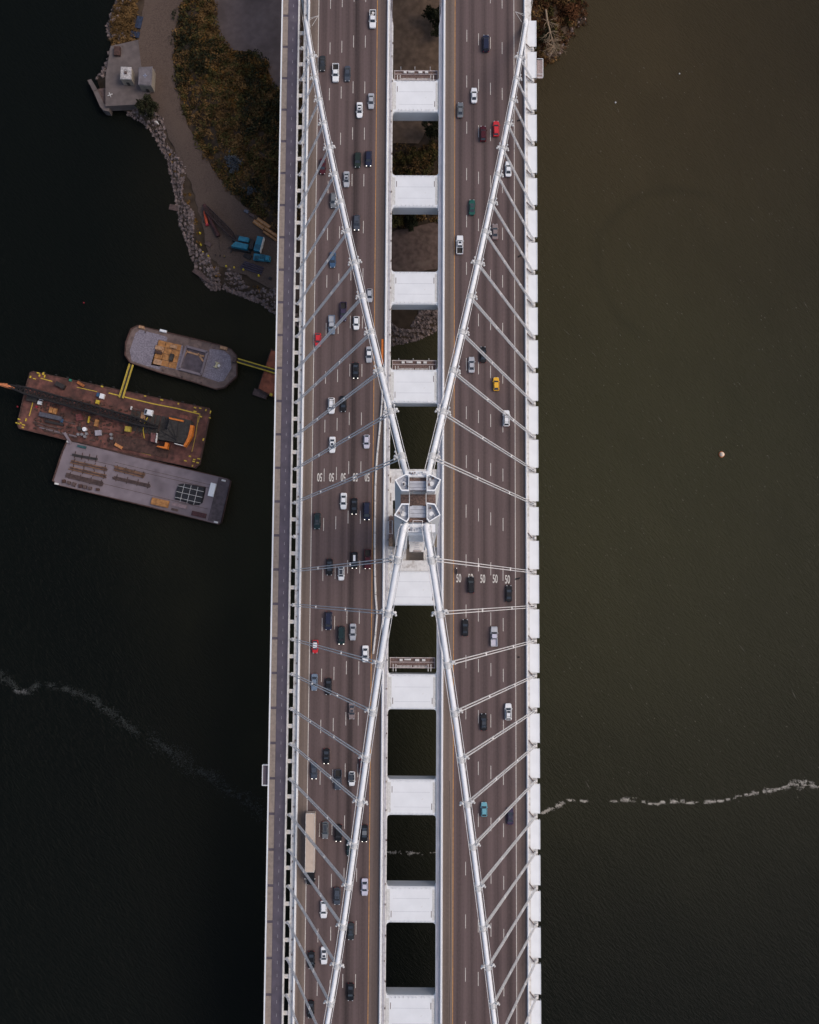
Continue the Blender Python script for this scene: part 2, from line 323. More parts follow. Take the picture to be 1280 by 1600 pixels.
gold = [p for p in scatter(VEG1, 900, .5, 1.3) if mnoise.noise((p[0]*.07, p[1]*.07, 3)) > .12] + scatter(VEG5, 190, .4, 1.0) + scatter([(-68.07,191.12),(-57.11,189.27),(-51.38,186.44),(-52.38,179.34),(-60.38,182.15),(-66.17,187.57)], 60, .7, 1.6)
scrub('dark_shrubs', [p for p in scatter(VEG1, 260, 1.6, 3.0) if mnoise.noise((p[0]*.05, p[1]*.05, 8)) > -.05], DARKL, 70, .42, 1.3)
scrub('golden_grass', gold, GOLDL, 30, .34)
# ---- riprap along the shore
ROCK = mat('grey_pink_rock', (.165,.125,.115), .9, var=.55, scale=.9, spec=.2, world=True)
def rocks(name, line, width, n, sz):
    mb = MB(); cum = [0]
    for a, b_ in zip(line, line[1:]): cum.append(cum[-1]+math.hypot(b_[0]-a[0], b_[1]-a[1]))
    for _ in range(n):
        t = R.uniform(0, cum[-1]); i = max(k for k in range(len(line)-1) if cum[k] <= t)
        a, b_ = line[i], line[i+1]; f = (t-cum[i])/(cum[i+1]-cum[i]+1e-6); L_ = math.hypot(b_[0]-a[0], b_[1]-a[1])
        nxn, nyn = -(b_[1]-a[1])/L_, (b_[0]-a[0])/L_
        o = R.uniform(-.6, width*(.8+.35*math.sin(t*.35)))
        x = a[0]+(b_[0]-a[0])*f+nxn*o; y = a[1]+(b_[1]-a[1])*f+nyn*o
        s_ = sz*R.choice((.45,.6,.8,1,1.35)); zc = max(hz_map(x,y), -.2)+.15*s_
        rot = Matrix.Rotation(R.uniform(0,6.3), 3, Vector((R.gauss(0,1),R.gauss(0,1),R.gauss(0,1))).normalized())
        vs = [Vector((x,y,zc)) + rot @ Vector((sx*s_*R.uniform(.35,.65), sy*s_*R.uniform(.25,.55), sz_*s_*R.uniform(.25,.5))) for sz_ in (-1,1) for sx, sy in ((-1,-1),(1,-1),(1,1),(-1,1))]
        mb.add(vs, [(0,3,2,1),(4,5,6,7),(0,1,5,4),(1,2,6,5),(2,3,7,6),(3,0,4,7)])
    o = mk(name, mb, ROCK); o['kind'] = 'stuff'; return o
RIP = [(-97.41,167.53),(-92.65,161.15),(-88.58,154.07),(-87.05,148.19),(-84.75,138.81),(-83.63,130.63),(-80.98,124.35),(-77.80,115.08),(-73.81,108.63),(-71.27,106.33)]
rocks('riprap', RIP, 5.0, 2600, .78)
rocks('riprap', [(-71.27,106.33),(-67.90,106.81),(-60.63,104.08),(-53.81,101.35),(-48.79,97.24),(-40.17,92.70)], 6.2, 1900, .72)
rocks('riprap', [(-15.41,86.88),(-8.69,86.69),(0.27,88.79),(9.22,92.49),(15.94,97.10)], 7.0, 1900, .72)
rocks('riprap', [(-107.82,215.06),(-111.62,203.42),(-109.49,194.50)], 6, 260, .9)
rocks('riprap', [(-110.41,194.50),(-111.60,188.49),(-114.66,183.20)], 4, 160, .9)
rocks('riprap', [(-103.24,170.84),(-97.40,167.06)], 4, 140, .9)
rocks('riprap', [(43.76,187.63),(49.28,191.01),(54.38,198.23),(57.18,203.05),(61.11,205.00)], 2, 70, .6)
scrub('rust_scrub', scatter([(38.59,215.47),(60.37,213.14),(60.98,204.73),(56.82,200.40),(52.67,194.64),(48.07,188.90),(43.50,186.50),(37.31,176.04)], 230, .6, 1.6), leafm('rust_brown_brush', (.085,.038,.018)), 46, .34, 1.2)
# ---------------------------------------------------------------- the bridge
DZ = 50.0; Y0B, Y1B = -172, 262; XC = -.25; TY = 17.3
BR = thing('suspension_bridge', 'white suspension bridge carrying two wide roadways across the water', 'bridge')
mb = MB()
def girder(xa, xb, s):
    # closed steel box under the road; deeper towards the middle
    pr_ = [(xa, DZ-.03), (xb, DZ-.03), (xb, DZ-1.2), (xb-2.2 if s < 0 else xb-5, DZ-5.4), (xa+5 if s < 0 else xa+2.2, DZ-5.4), (xa, DZ-1.2)]
    m_ = MB(); m_.loft([[(p[0], y, p[1]) for p in pr_] for y in (Y0B, Y1B)]); return m_
mk('deck_girder', girder(-33.6, -8.4, -1), WHITE2, BR); mk('deck_girder', girder(7.9, 33.35, 1), WHITE2, BR)
def road(xa, xb, m):
    m_ = MB(); ny = 30
    for i in range(ny):
        a = Y0B+(Y1B-Y0B)*i/ny; c = Y0B+(Y1B-Y0B)*(i+1)/ny
        m_.add([(xa,a,DZ),(xb,a,DZ),(xb,c,DZ),(xa,c,DZ)], [(0,1,2,3)])
    return mk('road_surface', m_, m, BR)
RL = road(-32.9, -9.2, ROADL); RR = road(8.75, 32.7, ROADR)
RL['label'] = 'brown asphalt roadway whose cars drive towards the bottom'; RR['label'] = 'brown asphalt roadway whose cars drive towards the top'
# painted lines
def solid(par, x, m, wd):
    mk('edge_line', MB().box(x-wd/2, x+wd/2, Y0B, Y1B, DZ+.004, DZ+.010), m, par)
mk('crack_seal', MB().tube([(10.75+.25*math.sin(y_*.05)+R.uniform(-.04,.04), y_, DZ+.0) for y_ in range(-150, -50, 4)], .05, 4), BLACK, RR)
solid(RL, -30.22, LINEW, .17); solid(RL, -12.21, LINEY, .17); solid(RR, 11.69, LINEY, .17); solid(RR, 29.75, LINEW, .17)
dash = MB().box(-.075,.075,-1.9,1.9,.004,.010).mesh('lane_dash', LINEW)
for par, lines_ in ((RL, [(-26.85,166.01),(-23.01,166.54),(-19.49,168.24),(-15.94,168.21)]), (RR, [(15.03,53.16),(18.62,52.03),(22.21,50.89),(25.86,49.26)])):
    for k, (x_, y_) in enumerate(lines_):
        X_ = (-30.22+18.01*(k+1)/5) if par is RL else (11.69+18.06*(k+1)/5)
        j0 = math.ceil((-136-y_)/14.63)
        while y_+j0*14.63 < 200:
            link('lane_dash', dash, par, (X_+R.uniform(-.02,.02), y_+j0*14.63, DZ)); j0 += 1
fc = bpy.data.curves.new('fifty', 'FONT'); fc.body = '50'; fc.align_x = 'CENTER'; fc.align_y = 'CENTER'; fc.size = 3.45; fc.extrude = .003; fc.offset = .045
fo = bpy.data.objects.new('fifty', fc); COL.objects.link(fo); bpy.context.view_layer.update()
fm = bpy.data.meshes.new_from_object(fo.evaluated_get(bpy.context.evaluated_depsgraph_get())); bpy.data.objects.remove(fo)
fm.materials.clear(); fm.materials.append(LINEW)
for v_ in fm.vertices: v_.co.x *= .44
for par, lst_, rot in ((RL, [(-27.94,33.80),(-24.44,33.82),(-20.97,33.84),(-17.41,33.86),(-13.90,33.88)], math.pi), (RR, [(13.14,4.07),(16.62,4.10),(20.16,3.93),(23.79,3.95),(27.40,3.79)], 0)):
    for x_, y_ in lst_: link('speed_marking', fm, par, (x_, y_, DZ+.009), rot)
# parapets, ledges
def parapet(x0, x1, m=WHITE, h=.9):
    c = (x0+x1)/2; d = (x1-x0)/2
    pr_ = [(c-d, DZ-.3), (c+d, DZ-.3), (c+d, DZ+.25), (c+d*.55, DZ+h), (c-d*.55, DZ+h), (c-d, DZ+.25)]
    m_ = MB(); m_.loft([[(p[0], y, p[1]) for p in pr_] for y in (Y0B, Y1B)]); o = mk('parapet', m_, m, BR)
    mk('handrail', MB().tube([(c, Y0B, DZ+h+.28), (c, Y1B, DZ+h+.28)], .07, 5), ROPEW, o)
parapet(-33.55, -32.9); parapet(-9.2, -8.45); parapet(7.95, 8.75); parapet(32.7, 33.3)
mk('service_walkway', MB().box(-34.75, -33.6, Y0B, Y1B, DZ-.5, DZ-.06), WHITE2, BR)
mk('service_walkway', MB().prism([(-8.4,Y0B),(-7.27,Y0B),(-7.27,173.5),(-8.15,180),(-8.15,Y1B),(-8.4,Y1B)], DZ-.7, DZ-.1), WHITE2, BR)
mk('service_walkway', MB().prism([(7.9,Y0B),(7.9,Y1B),(7.65,Y1B),(7.65,180),(6.78,173.5),(6.78,Y0B)], DZ-.7, DZ-.1), WHITE, BR)
mk('service_walkway', MB().box(33.35, 35.05, Y0B, Y1B, DZ-.9, DZ-.3), WHITE2, BR)
PIPEG = mat('lilac_grey_pipe', (.42,.41,.47), .5, var=.15, scale=.3)
for x_, r_ in ((-8.1,.09), (-7.7,.06), (7.05,.07), (7.42,.11), (7.78,.07)):
    mk('utility_pipe', MB().tube([(x_, Y0B, DZ+.1), (x_, Y1B, DZ+.1)], r_, 6), PIPEG, BR)
# small brackets along the ledges
lb = MB().box(-.12,.12,-.22,.22,0,.35).mesh('ledge_bracket', mat('brown_stained_bracket', (.16,.12,.10), .8, var=.3))
for y_ in range(-118, 190, 7):
    for x_ in (-7.5, -34.0): link('ledge_bracket', lb, BR, (x_+R.uniform(-.2,.2), y_+R.uniform(-2,2), DZ-.08))
GREYW = mat('grimy_white_steel', (.56,.555,.54), .55, var=.12, scale=1.5, dirt=(.36,.33,.29), dscale=1.1, damt=.5)
# crossbeams
def beam_mesh(dp):
    m_ = MB(); hw = 5.05; prof = [(-hw+.4,-dp),(hw-.4,-dp),(hw,-dp+.5),(hw,-.35),(hw-.28,-.04),(hw-.9,0),(-hw+.9,0),(-hw+.28,-.04),(-hw,-.35),(-hw,-dp+.5)]
    m_.loft([[(x_, p[0], p[1]) for p in prof] for x_ in (-7.22, -5.6, 5.2, 6.74)])
    for sx in (-1, 1):                                  # curved gussets in the four corners
        for sy in (-1, 1):
            x0 = -7.25 if sx < 0 else 6.76
            arc = [(x0, sy*(hw+.9)), (x0, sy*(hw-.1))] + [(x0-sx*(.9), sy*(hw-.1)), (x0-sx*.35, sy*(hw+.12)), (x0-sx*.1, sy*(hw+.4))]
            m_.prism(arc, -1.2, -.12)
    return m_
bmesh_ = beam_mesh(6.2).mesh('crossbeam', WHITE)
strip = MB().box(-.45,.45,-4.3,4.3,.001,.012).mesh('end_plate', GREYW)
slot = MB().box(-.09,.09,-.9,.9,.005,.05).mesh('access_slot', GRATE)
stud = MB().tube([(0,0,0),(0,0,.75)], .07, 5).mesh('stud', WHITE2)
seam = MB().box(-5.4,5.0,-.03,.03,.002,.012).mesh('weld_seam', GREYP)
for k in (-6, -5, -4, -3, -2, -1, 0, 2, 3, 4, 5):
    b_ = link('crossbeam', bmesh_, BR, (0, 1.2+30*k, DZ-.5))
    if -5 < k < 6:
        for x_ in (-6.72, 6.25): link('end_plate', strip, b_, (x_, 0, 0))
        for x_ in (-5.9, 5.55): link('access_slot', slot, b_, (x_, R.choice((-2.6, 2.2)), 0))
        for i in range(10):
            for s_ in (-4.6, 4.6): link('stud', stud, b_, (-5.6+i*1.2+R.uniform(-.2,.2), s_, 0))
        for y_ in (-2.4, 1.6): link('weld_seam', seam, b_, (0, y_+R.uniform(-.5,.5), 0))
# platform round the tower, with an opening
m_ = MB(); hx0, hx1, hy0, hy1 = -6.3, 6.9, 9.3, 27.0
for a, b_, c, d in ((-7.25, hx0, 6.26, 36.3), (hx1, 6.76, 0, 0), (hx0, 6.76, 6.26, hy0), (hx0, 6.76, hy1, 36.3)):
    if c != d: m_.box(a, b_, c, d, DZ-1.3, DZ-.5)
for sx, x0 in ((1, hx0), (-1, 6.74)):                    # rounded corners of the opening
    arc = [(x0, hy0), (x0+sx*3.4, hy0)] + [(x0+sx*3.4*(1-math.sin(t)), hy0+2.2*(1-math.cos(t))) for t in (.4,.8,1.2)] + [(x0, hy0+2.3)]
    m_.prism(arc, DZ-1.25, DZ-.52)
plat = mk('tower_platform', m_, WHITE2, BR)
for x_, y_, a, c in ((-7.0, 33, .25, 1.6), (-6.9, 28, .2, 2.4), (-6.8, 22, .3, 1.2), (7.2, 14, .2, .7), (7.1, 11, .2, .7), (-6.9, 9, .3, .8), (7.3, 24, .2, .9)):
    mk('access_slot', MB().box(x_-a/2, x_+a/2, y_-c/2, y_+c/2, DZ-.49, DZ-.44), GRATE, plat)
# edge panels, brackets and rope anchors on the outer right side; anchors in the gap on the left
AY = [-93.91+10*j for j in range(-5, 31)]
ep = MB(); ep.box(-1.35, 1.35, -4.15, 4.15, -.18, 0); ep.box(1.22, 1.40, -4.15, 4.15, -1.3, .10)
epm = ep.mesh('edge_panel', WHITE)
ba = MB(); ba.box(-.9, 1.0, -.42, .42, -.5, -.1); ba.box(.1, .95, -.75, -.55, -.5, .3); ba.box(.1, .95, .55, .75, -.5, .3); ba.sphere((.5, 0, .15), .42, 8)
bam = ba.mesh('rope_anchor', WHITE2)
sk = MB().tube([(-1.5, 1.3, .1), (-.2, -.3, .5)], .14, 5).mesh('drain_pipe', GRATE)
bk = MB(); bk.box(-.9, .75, -.28, .28, -.6, -.05); bk.box(-.35, .4, -.5, .5, -.35, .15); bk.sphere((0,.0,.25), .34, 8)
bkm = bk.mesh('rope_anchor', WHITE2)
fl = MB().box(-1.05, .85, -.55, .55, -.9, -.45).mesh('path_bracket', WHITE2)
for j, y_ in enumerate(AY):
    if y_ > 175: continue
    link('edge_panel', epm, BR, (35.25, y_+5+R.uniform(-.03,.03), DZ-.25))
    a_ = link('rope_anchor', bam, BR, (34.95, y_, DZ-.2)); link('drain_pipe', sk, a_, (0, R.uniform(-.2,.4), 0))
    link('rope_anchor', bkm, BR, (-35.15, y_, DZ-.1)); link('path_bracket', fl, BR, (-35.3, y_+5.1, DZ))
# bike path outside the left roadway
bp_ = mk('bike_path', MB().box(-39.58, -36.5, Y0B, Y1B, DZ-.8, DZ+.05), PATHA, BR); bp_['label'] = 'violet grey asphalt bike path along the outer edge'
mk('path_beam', MB().box(-41.3, -39.62, Y0B, Y1B, DZ-1.2, DZ-.1), PATHA, bp_)
cp = MB().box(-.78, .78, -4.62, 4.62, -.2, .03).mesh('concrete_panel', PANEL)
y_ = -138.6
while y_ < 195:
    link('concrete_panel', cp, bp_, (-40.40, y_, DZ+.05)); y_ += 10.0
m_ = MB(); m_.box(-41.34, -41.24, Y0B, Y1B, DZ-1.0, DZ+.7); m_.box(-41.52, -41.12, Y0B, Y1B, DZ+.95, DZ+1.12)
mk('outer_railing', m_, WHITE, bp_)
m_ = MB(); m_.box(-36.5, -36.08, Y0B, Y1B, DZ-.9, DZ+.12); m_.box(-36.40, -36.22, Y0B, Y1B, DZ+.9, DZ+1.05); mk('inner_railing', m_, WHITE2, bp_)
pm = mat('pale_path_line', (.28,.27,.29), .8, var=.3, scale=3)
pd_ = MB().box(-.05,.05,-.45,.45,.004,.010).mesh('path_dash', pm)
y_ = -130
while y_ < 190: link('path_dash', pd_, bp_, (-38.05, y_, DZ+.05)); y_ += 3.6
m_ = MB(); m_.box(-43.05, -41.55, 0, 5.6, -.3, .05); vb = mk('viewing_platform', m_, PATHA, BR, loc=(0, -55.4, DZ))
mk('platform_railing', MB().box(-43.2,-43.05,-.15,5.75,-.3,1.1).box(-43.05,-41.55,-.15,0,-.3,1.1).box(-43.05,-41.55,5.6,5.75,-.3,1.1), WHITE, vb)
# ---------------------------------------------------------------- main cables, clamps, hangers
LCL = [(-18.13,-92.85,104.01),(-16.68,-82.83,108.23),(-15.25,-72.77,112.67),(-13.70,-62.95,117.21),(-12.07,-52.89,122.05),(-10.54,-43.16,126.93),(-9.31,-33.07,132.19),(-8.13,-22.97,137.66),(-6.48,-12.93,143.30),(-4.61,-3.01,149.07),(-2.74,6.87,155.01)]
LCW = [(-2.51,26.86,146.40),(-5.11,36.80,139.88),(-7.35,46.88,133.27),(-9.95,57.18,126.53),(-11.73,66.84,120.21),(-14.26,76.75,113.73),(-16.46,86.64,107.26),(-18.67,96.45,100.86),(-20.91,106.74,94.14),(-22.94,117.31,87.24),(-25.43,128.56,79.91),(-27.59,139.41,72.85),(-29.68,149.71,66.14),(-31.91,161.88,58.23),(-34.12,175.18,49.58)]
RCL = [(18.48,-93.15,103.89),(17.05,-83.15,108.10),(15.81,-73.05,112.55),(14.37,-62.99,117.19),(12.82,-53.05,121.98),(11.24,-43.28,126.87),(9.70,-33.13,132.16),(8.11,-23.05,137.62),(6.66,-12.82,143.36),(4.94,-3.13,149.00),(3.06,6.58,154.83)]
RCW = [(3.87,27.17,146.19),(5.75,37.39,139.49),(8.02,47.07,133.15),(10.52,57.22,126.51),(12.54,67.12,120.03),(14.63,77.38,113.31),(16.94,87.46,106.73),(18.96,97.80,99.97),(21.30,107.83,93.43),(23.10,118.35,86.57),(25.13,129.95,79.01),(27.38,140.88,71.89),(29.41,151.27,65.12),(31.59,162.90,57.57),(33.62,175.24,49.55)]
def smooth(pts):
    p = np.array(pts); y = p[:,1]; out = p.copy()
    cf = np.polyfit(y, p[:,0], 3); out[:,0] = np.polyval(cf, y); return out, cf
def zE(Y): return 50+100.86+.5977*Y+.0010028*Y*Y
def zW(Y): return 50+114.04-.6573*Y+2.26e-5*Y*Y
def cable(cE, cW, sgn):
    E_, cfE = smooth(cE); W_, cfW = smooth(cW)
    ye = float(np.clip(E_[:,1].min(), -200, 200)); pts = []
    Ys = [ye-45, ye-30, ye-15] + list(np.linspace(ye, 11.5, 26))
    dE = np.polyval(np.polyder(cfE), ye)
    for Y in Ys: pts.append((np.polyval(cfE, max(Y, ye))+(dE*(Y-ye) if Y < ye else 0), Y, zE(Y)))
    pts.append((sgn*1.75+.5, 13.2, 152.5)); pts.append((sgn*1.75+.55, 15.5, 148.4)); pts.append((sgn*1.75+.55, 19.0, 148.4)); pts.append((sgn*1.75+.55, 21.4, 153.0))
    yw = W_[:,1].max(); dW = np.polyval(np.polyder(cfW), yw)
    for Y in list(np.linspace(23.0, yw, 28)) + [yw+15, yw+30]: pts.append((np.polyval(cfW, min(Y, yw))+(dW*(Y-yw) if Y > yw else 0), Y, zW(Y)))
    o = mk('main_cable', MB().tube(pts, .56, 12), CABLEW, BR, smooth=True)
    V = [Vector(p) for p in pts]
    for off in (-.86, .86):
        m_ = MB(); m_.tube([v+Vector((off,0,.75)) for v in V], .055, 4); mk('hand_rope', m_, ROPEW, o)
        m_ = MB(); m_.tube([v+Vector((off*.95,0,.25)) for v in V], .04, 4); mk('hand_rope', m_, GRATE, o)
    return o, pts
CLM = mat('cast_clamp_steel', (.60,.60,.60), .5, var=.1, scale=2, dirt=(.36,.34,.33), dscale=1.4, damt=.6)
def clamp_mesh(both):
    m_ = MB(); m_.tube([(0,-.75,0),(0,-.62,0),(0,.62,0),(0,.75,0)], [.68,.74,.74,.68], 12)
    for y in (-.62, .62): m_.tube([(0,y-.09,0),(0,y+.09,0)], .88, 12)
    for sx in ((1,-1) if both else (1,)):
        m_.box(min(sx*.5,sx*1.15), max(sx*.5,sx*1.15), -.1, .3, -.1, .35)
        m_.sphere((sx*1.25, .45, .3), .34, 8); m_.sphere((sx*1.5, -.12, .2), .26, 6)
        m_.tube([(sx*.95,.3,.2),(sx*.95,.75,1.0)], .09, 5); m_.sphere((sx*1.0,.95,1.05), .24, 6)
    m_.box(-.8,.8,-.5,.5,-.95,-.6)
    return m_.mesh('cable_clamp', CLM)
CM1, CM2 = clamp_mesh(False), clamp_mesh(True)
def hang(cab, pts, Y, sgn, both, par):
    p = np.array(pts); o_ = np.argsort(p[:,1]); x = np.interp(Y, p[o_,1], p[o_,0]); z = np.interp(Y, p[o_,1], p[o_,2])
    x2 = np.interp(Y+2, p[o_,1], p[o_,0]); z2 = np.interp(Y+2, p[o_,1], p[o_,2])
    t = Vector((x2-x, 2, z2-z)).normalized(); side = t.cross(Vector((0,0,1))).normalized(); up = side.cross(t)
    c = link('cable_clamp', CM2 if both else CM1, cab); side_ = side if sgn > 0 else -side
    M_ = Matrix((side, t, up)).transposed().to_4x4()
    if sgn < 0: M_ = M_ @ Matrix.Diagonal((-1,1,1,1))
    c.matrix_local = Matrix.Translation((x, Y, z)) @ M_
    ax = 35.35 if sgn > 0 else -35.2
    s_ = bpy.data.objects.new('suspender', None); COL.objects.link(s_); s_.parent = BR; s_.location = (ax, Y, DZ)
    top = Vector((x+sgn*.35-ax, 0, z-.6-DZ)); ln = top.length; d = top.normalized(); pn = d.cross(Vector((0,1,0))).normalized()
    for a, bq in ((-.29,-.11),(-.29,.11),(.29,-.11),(.29,.11)):
        of = Vector((0,a,0))+pn*bq
        mk('suspender_rope', MB().tube([of*.7, of+d*ln*.03, of+d*(ln-1.6), of*.8+d*ln], .085, 5), ROPEW, s_)
    for f in (.33, .66):
        q = d*ln*f; m_ = MB(); m_.box(-.07,.07,-.46,.46,-.07,.07); m_.box(-.2,.2,-.09,.09,-.06,.06)
        mk('rope_spreader', m_, ROPEW, s_, loc=q)
for sgn, cE, cW in ((-1, LCL, LCW), (1, RCL, RCW)):
    cab, pts = cable(cE, cW, sgn)
    for j in range(-3, 26):
        if j == 11: continue
        hang(cab, pts, -93.91+10*j, sgn, (j % 4 == 1), BR)
# ---------------------------------------------------------------- tower
TW = thing('bridge_tower', 'white four legged bridge tower rising through the middle of the deck', 'tower', (.2, TY, 0))
TOPZ = 157.0; CX = .65
legs = [(-1.48,21.75),(-3.59,20.57),(-2.34,18.55),(-0.93,18.55),(-0.95,21.57)], [(2.84,21.69),(4.91,20.72),(3.83,18.58),(2.28,18.57),(2.26,21.53)], [(-2.33,16.24),(-0.92,16.25),(-0.90,13.42),(-1.34,12.81),(-3.68,14.06)], [(2.29,16.45),(3.84,16.22),(4.87,14.16),(2.80,12.84),(2.30,13.44)]
DARKF = mat('grey_leg_cap', (.33,.345,.39), .6, var=.15, scale=1, dirt=(.22,.22,.25), dscale=.7, damt=.5)
for li, lg in enumerate(legs):
    lg = [(p[0]-.2, p[1]-TY) for p in lg]; cxl = sum(p[0] for p in lg)/5; cyl = sum(p[1] for p in lg)/5
    base = [(p[0]*1.28-.75+(cxl*.25), p[1]*1.13) for p in lg]
    n = 5
    rings = [(base, 4.0), ([(b_[0]*.45+p[0]*.55, b_[1]*.45+p[1]*.55) for b_, p in zip(base, lg)], 100.0), (lg, TOPZ-1.3)]
    m_ = MB(); m_.loft([[(p[0], p[1], z) for p in ring] for ring, z in rings])
    leg = mk('tower_leg', m_, TWHITE, TW)
    mk('leg_cap', MB().prism([(cxl+(p[0]-cxl)*.93, cyl+(p[1]-cyl)*.93) for p in lg], TOPZ-1.28, TOPZ-1.0), DARKF, leg)
    m_ = MB(); inn = [(cxl+(p[0]-cxl)*.86, cyl+(p[1]-cyl)*.86) for p in lg]
    vs = [(p[0],p[1],z) for z in (TOPZ-1.25, TOPZ) for p in lg] + [(p[0],p[1],z) for z in (TOPZ-1.25, TOPZ) for p in inn]
    fs = []
    for i in range(n):
        j = (i+1)%n; fs += [(i,j,n+j,n+i), (2*n+j,2*n+i,3*n+i,3*n+j), (n+i,n+j,3*n+j,3*n+i)]
    m_.add(vs, fs); mk('leg_rim', m_, TWHITE, leg)
    mk('cap_hatch', MB().tube([(cxl,cyl-.2,TOPZ-1.0),(cxl,cyl-.2,TOPZ-.92)], .42, 14), WHITE, leg)
    for _ in range(4):
        a, b_ = cxl+R.uniform(-1.0,1.0), cyl+R.uniform(-1.0,1.0); mk('cap_box', MB().box(a-.14,a+.14,b_-.2,b_+.2,TOPZ-1.0,TOPZ-.6), R.choice((GRATE,WHITE2,GREYP)), leg)
    for zz in range(60, 155, 13):                        # horizontal joints of the leg segments
        t = min(1, (zz-4)/96) if zz < 100 else 1
        q = [(b_[0]+(p[0]-b_[0])*((zz-4)/96*.55 if zz < 100 else .55+.45*(zz-100)/55.7), b_[1]+(p[1]-b_[1])*((zz-4)/96*.55 if zz < 100 else .55+.45*(zz-100)/55.7)) for b_, p in zip(base, lg)]
        mk('segment_joint', MB().prism([(p[0]+(p[0]-cxl)*.012, p[1]+(p[1]-cyl)*.012) for p in q], zz-.14, zz+.14), TWHITE, leg)
def trel(px_, Z): return px_
def tbox(name, a, b_, c, d, z0, z1, m, par=TW): return mk(name, MB().box(a-.2, b_-.2, c-TY, d-TY, z0, z1), m, par)
xl, xr = -.95, 2.25
for zz in (146, 128, 108, 88, 68, 30):
    for c, d in ((18.8, 21.4), (13.1, 15.9)): tbox('shear_link', xl-.4, xr+.4, c, d, zz, zz+2.2, TWHITE)
    for a, b_ in ((-2.2, -1.1), (2.4, 3.9)): tbox('shear_link', a, b_, 16.0, 18.6, zz, zz+2.2, GREYP)
tbox('top_floor', -2.6, 4.1, 16.15, 18.6, 150.0, 150.4, GRATE)
# saddle and its grey cover plates
sdl = tbox('cable_saddle', xl+.03, xr-.03, 18.75, 21.2, 154.4, 155.3, GRATE)
sdl2 = tbox('cable_saddle', xl+.03, xr-.03, 12.9, 15.9, 154.4, 155.3, GRATE)
for c, d, par in ((20.0,20.5,sdl),(19.35,19.95,sdl),(18.8,19.3,sdl),(15.2,15.85,sdl2),(14.5,15.15,sdl2),(13.75,14.45,sdl2)):
    tbox('cover_plate', xl+.1, xr-.1, c, d, 155.3, 155.9, GREYP, par)
for c, d in ((21.3,22.3),(11.0,12.5)):
    hs = tbox('saddle_shelf', -2.5 if c < 15 else -1.7, 3.9 if c < 15 else 2.9, c, d, 155.0, 156.2, WHITE)
    for i in range(7):
        a = -.9+i*.45; b_ = c+R.uniform(.1,.6)
        mk('cable_lug', MB().box(a-.2,a+.0,b_-TY,b_+.3-TY,156.2,156.2+R.uniform(.15,.5)), R.choice((GREYP,WHITE2,GRATE)), hs)
    for a in (-.55, 1.6): mk('hinge_plate', MB().box(a-.2,a+.4,c+.25-TY,c+.62-TY,156.2,156.45), GREYP, hs)
fr = MB(); fr.tube([(-.4,-6.3,156.9),(-.4,-4.2,156.9),(1.35,-4.2,156.9),(1.35,-6.3,156.9)], .06, 5); fr.tube([(-.4,-5.3,156.9),(1.35,-5.3,156.9)], .06, 5); mk('ladder_frame', fr, ROPEW, TW)
hr = MB(); hr.tube([(-1.1,-1.15,154.9),(-1.1,1.1,154.9)], .06, 4); hr.tube([(2.0,-1.15,154.9),(2.0,1.1,154.9)], .06, 4); hr.tube([(-.6,-1.4,155.6),(1.4,-1.4,155.6)], .06, 4); mk('guard_rail', hr, WHITE, TW)
# the shelf between the south legs, lower down, with steps
sh = tbox('inner_ledge', -1.1, 2.5, 10.0, 12.6, 92, 93, WHITE2)
for a, b_ in ((-6.25, -2.3), (2.9, 6.75)):
    tp_ = tbox('base_plate', a, b_, 9.35, 13.4, 46.6, 47.2, WHITE2)
    mk('plate_cutout', MB().prism([(a+.3-.2,9.7-TY),(a+1.9-.2,9.6-TY),(a+1.2-.2,10.0-TY),(a+.5-.2,10.9-TY)] if a < 0 else [(b_-.3-.2,9.7-TY),(b_-1.6-.2,9.6-TY),(b_-1.0-.2,10.0-TY),(b_-.5-.2,10.9-TY)], 47.2, 47.25), GRATE, tp_)
tbox('pier_landing', -5.2, 5.6, 7.4, 13.2, 38, 39, mat('tan_landing', (.62,.49,.40), .85, var=.12, scale=.6, dirt=(.42,.28,.2), dscale=.3, damt=.4))
for i in range(4): mk('ledge_step', MB().box(-.2+.1*i,1.3-.1*i,10.6-TY+.5*i,10.75-TY+.5*i,93,93.1), GREYP, sh)
mk('ledge_slot', MB().box(-.4,1.7,10.1-TY,10.35-TY,93,93.08), GRATE, sh)
# the pier the tower stands on
pier = thing('tower_pier', 'stained concrete pier block in the water under the tower', 'pier', (0, TY, 0))
mk('pile_cap', MB().prism([(-13,-11),(13,-11),(15,-8),(15,8),(13,11),(-13,11),(-15,8),(-15,-8)], -2, 5.5), PIERC, pier)
mk('skirt', MB().prism([(-8,-9.5),(8,-9.5),(9,-7),(9,7),(8,9.5),(-8,9.5),(-9,7),(-9,-7)], 5.5, 12), PIERC, pier)
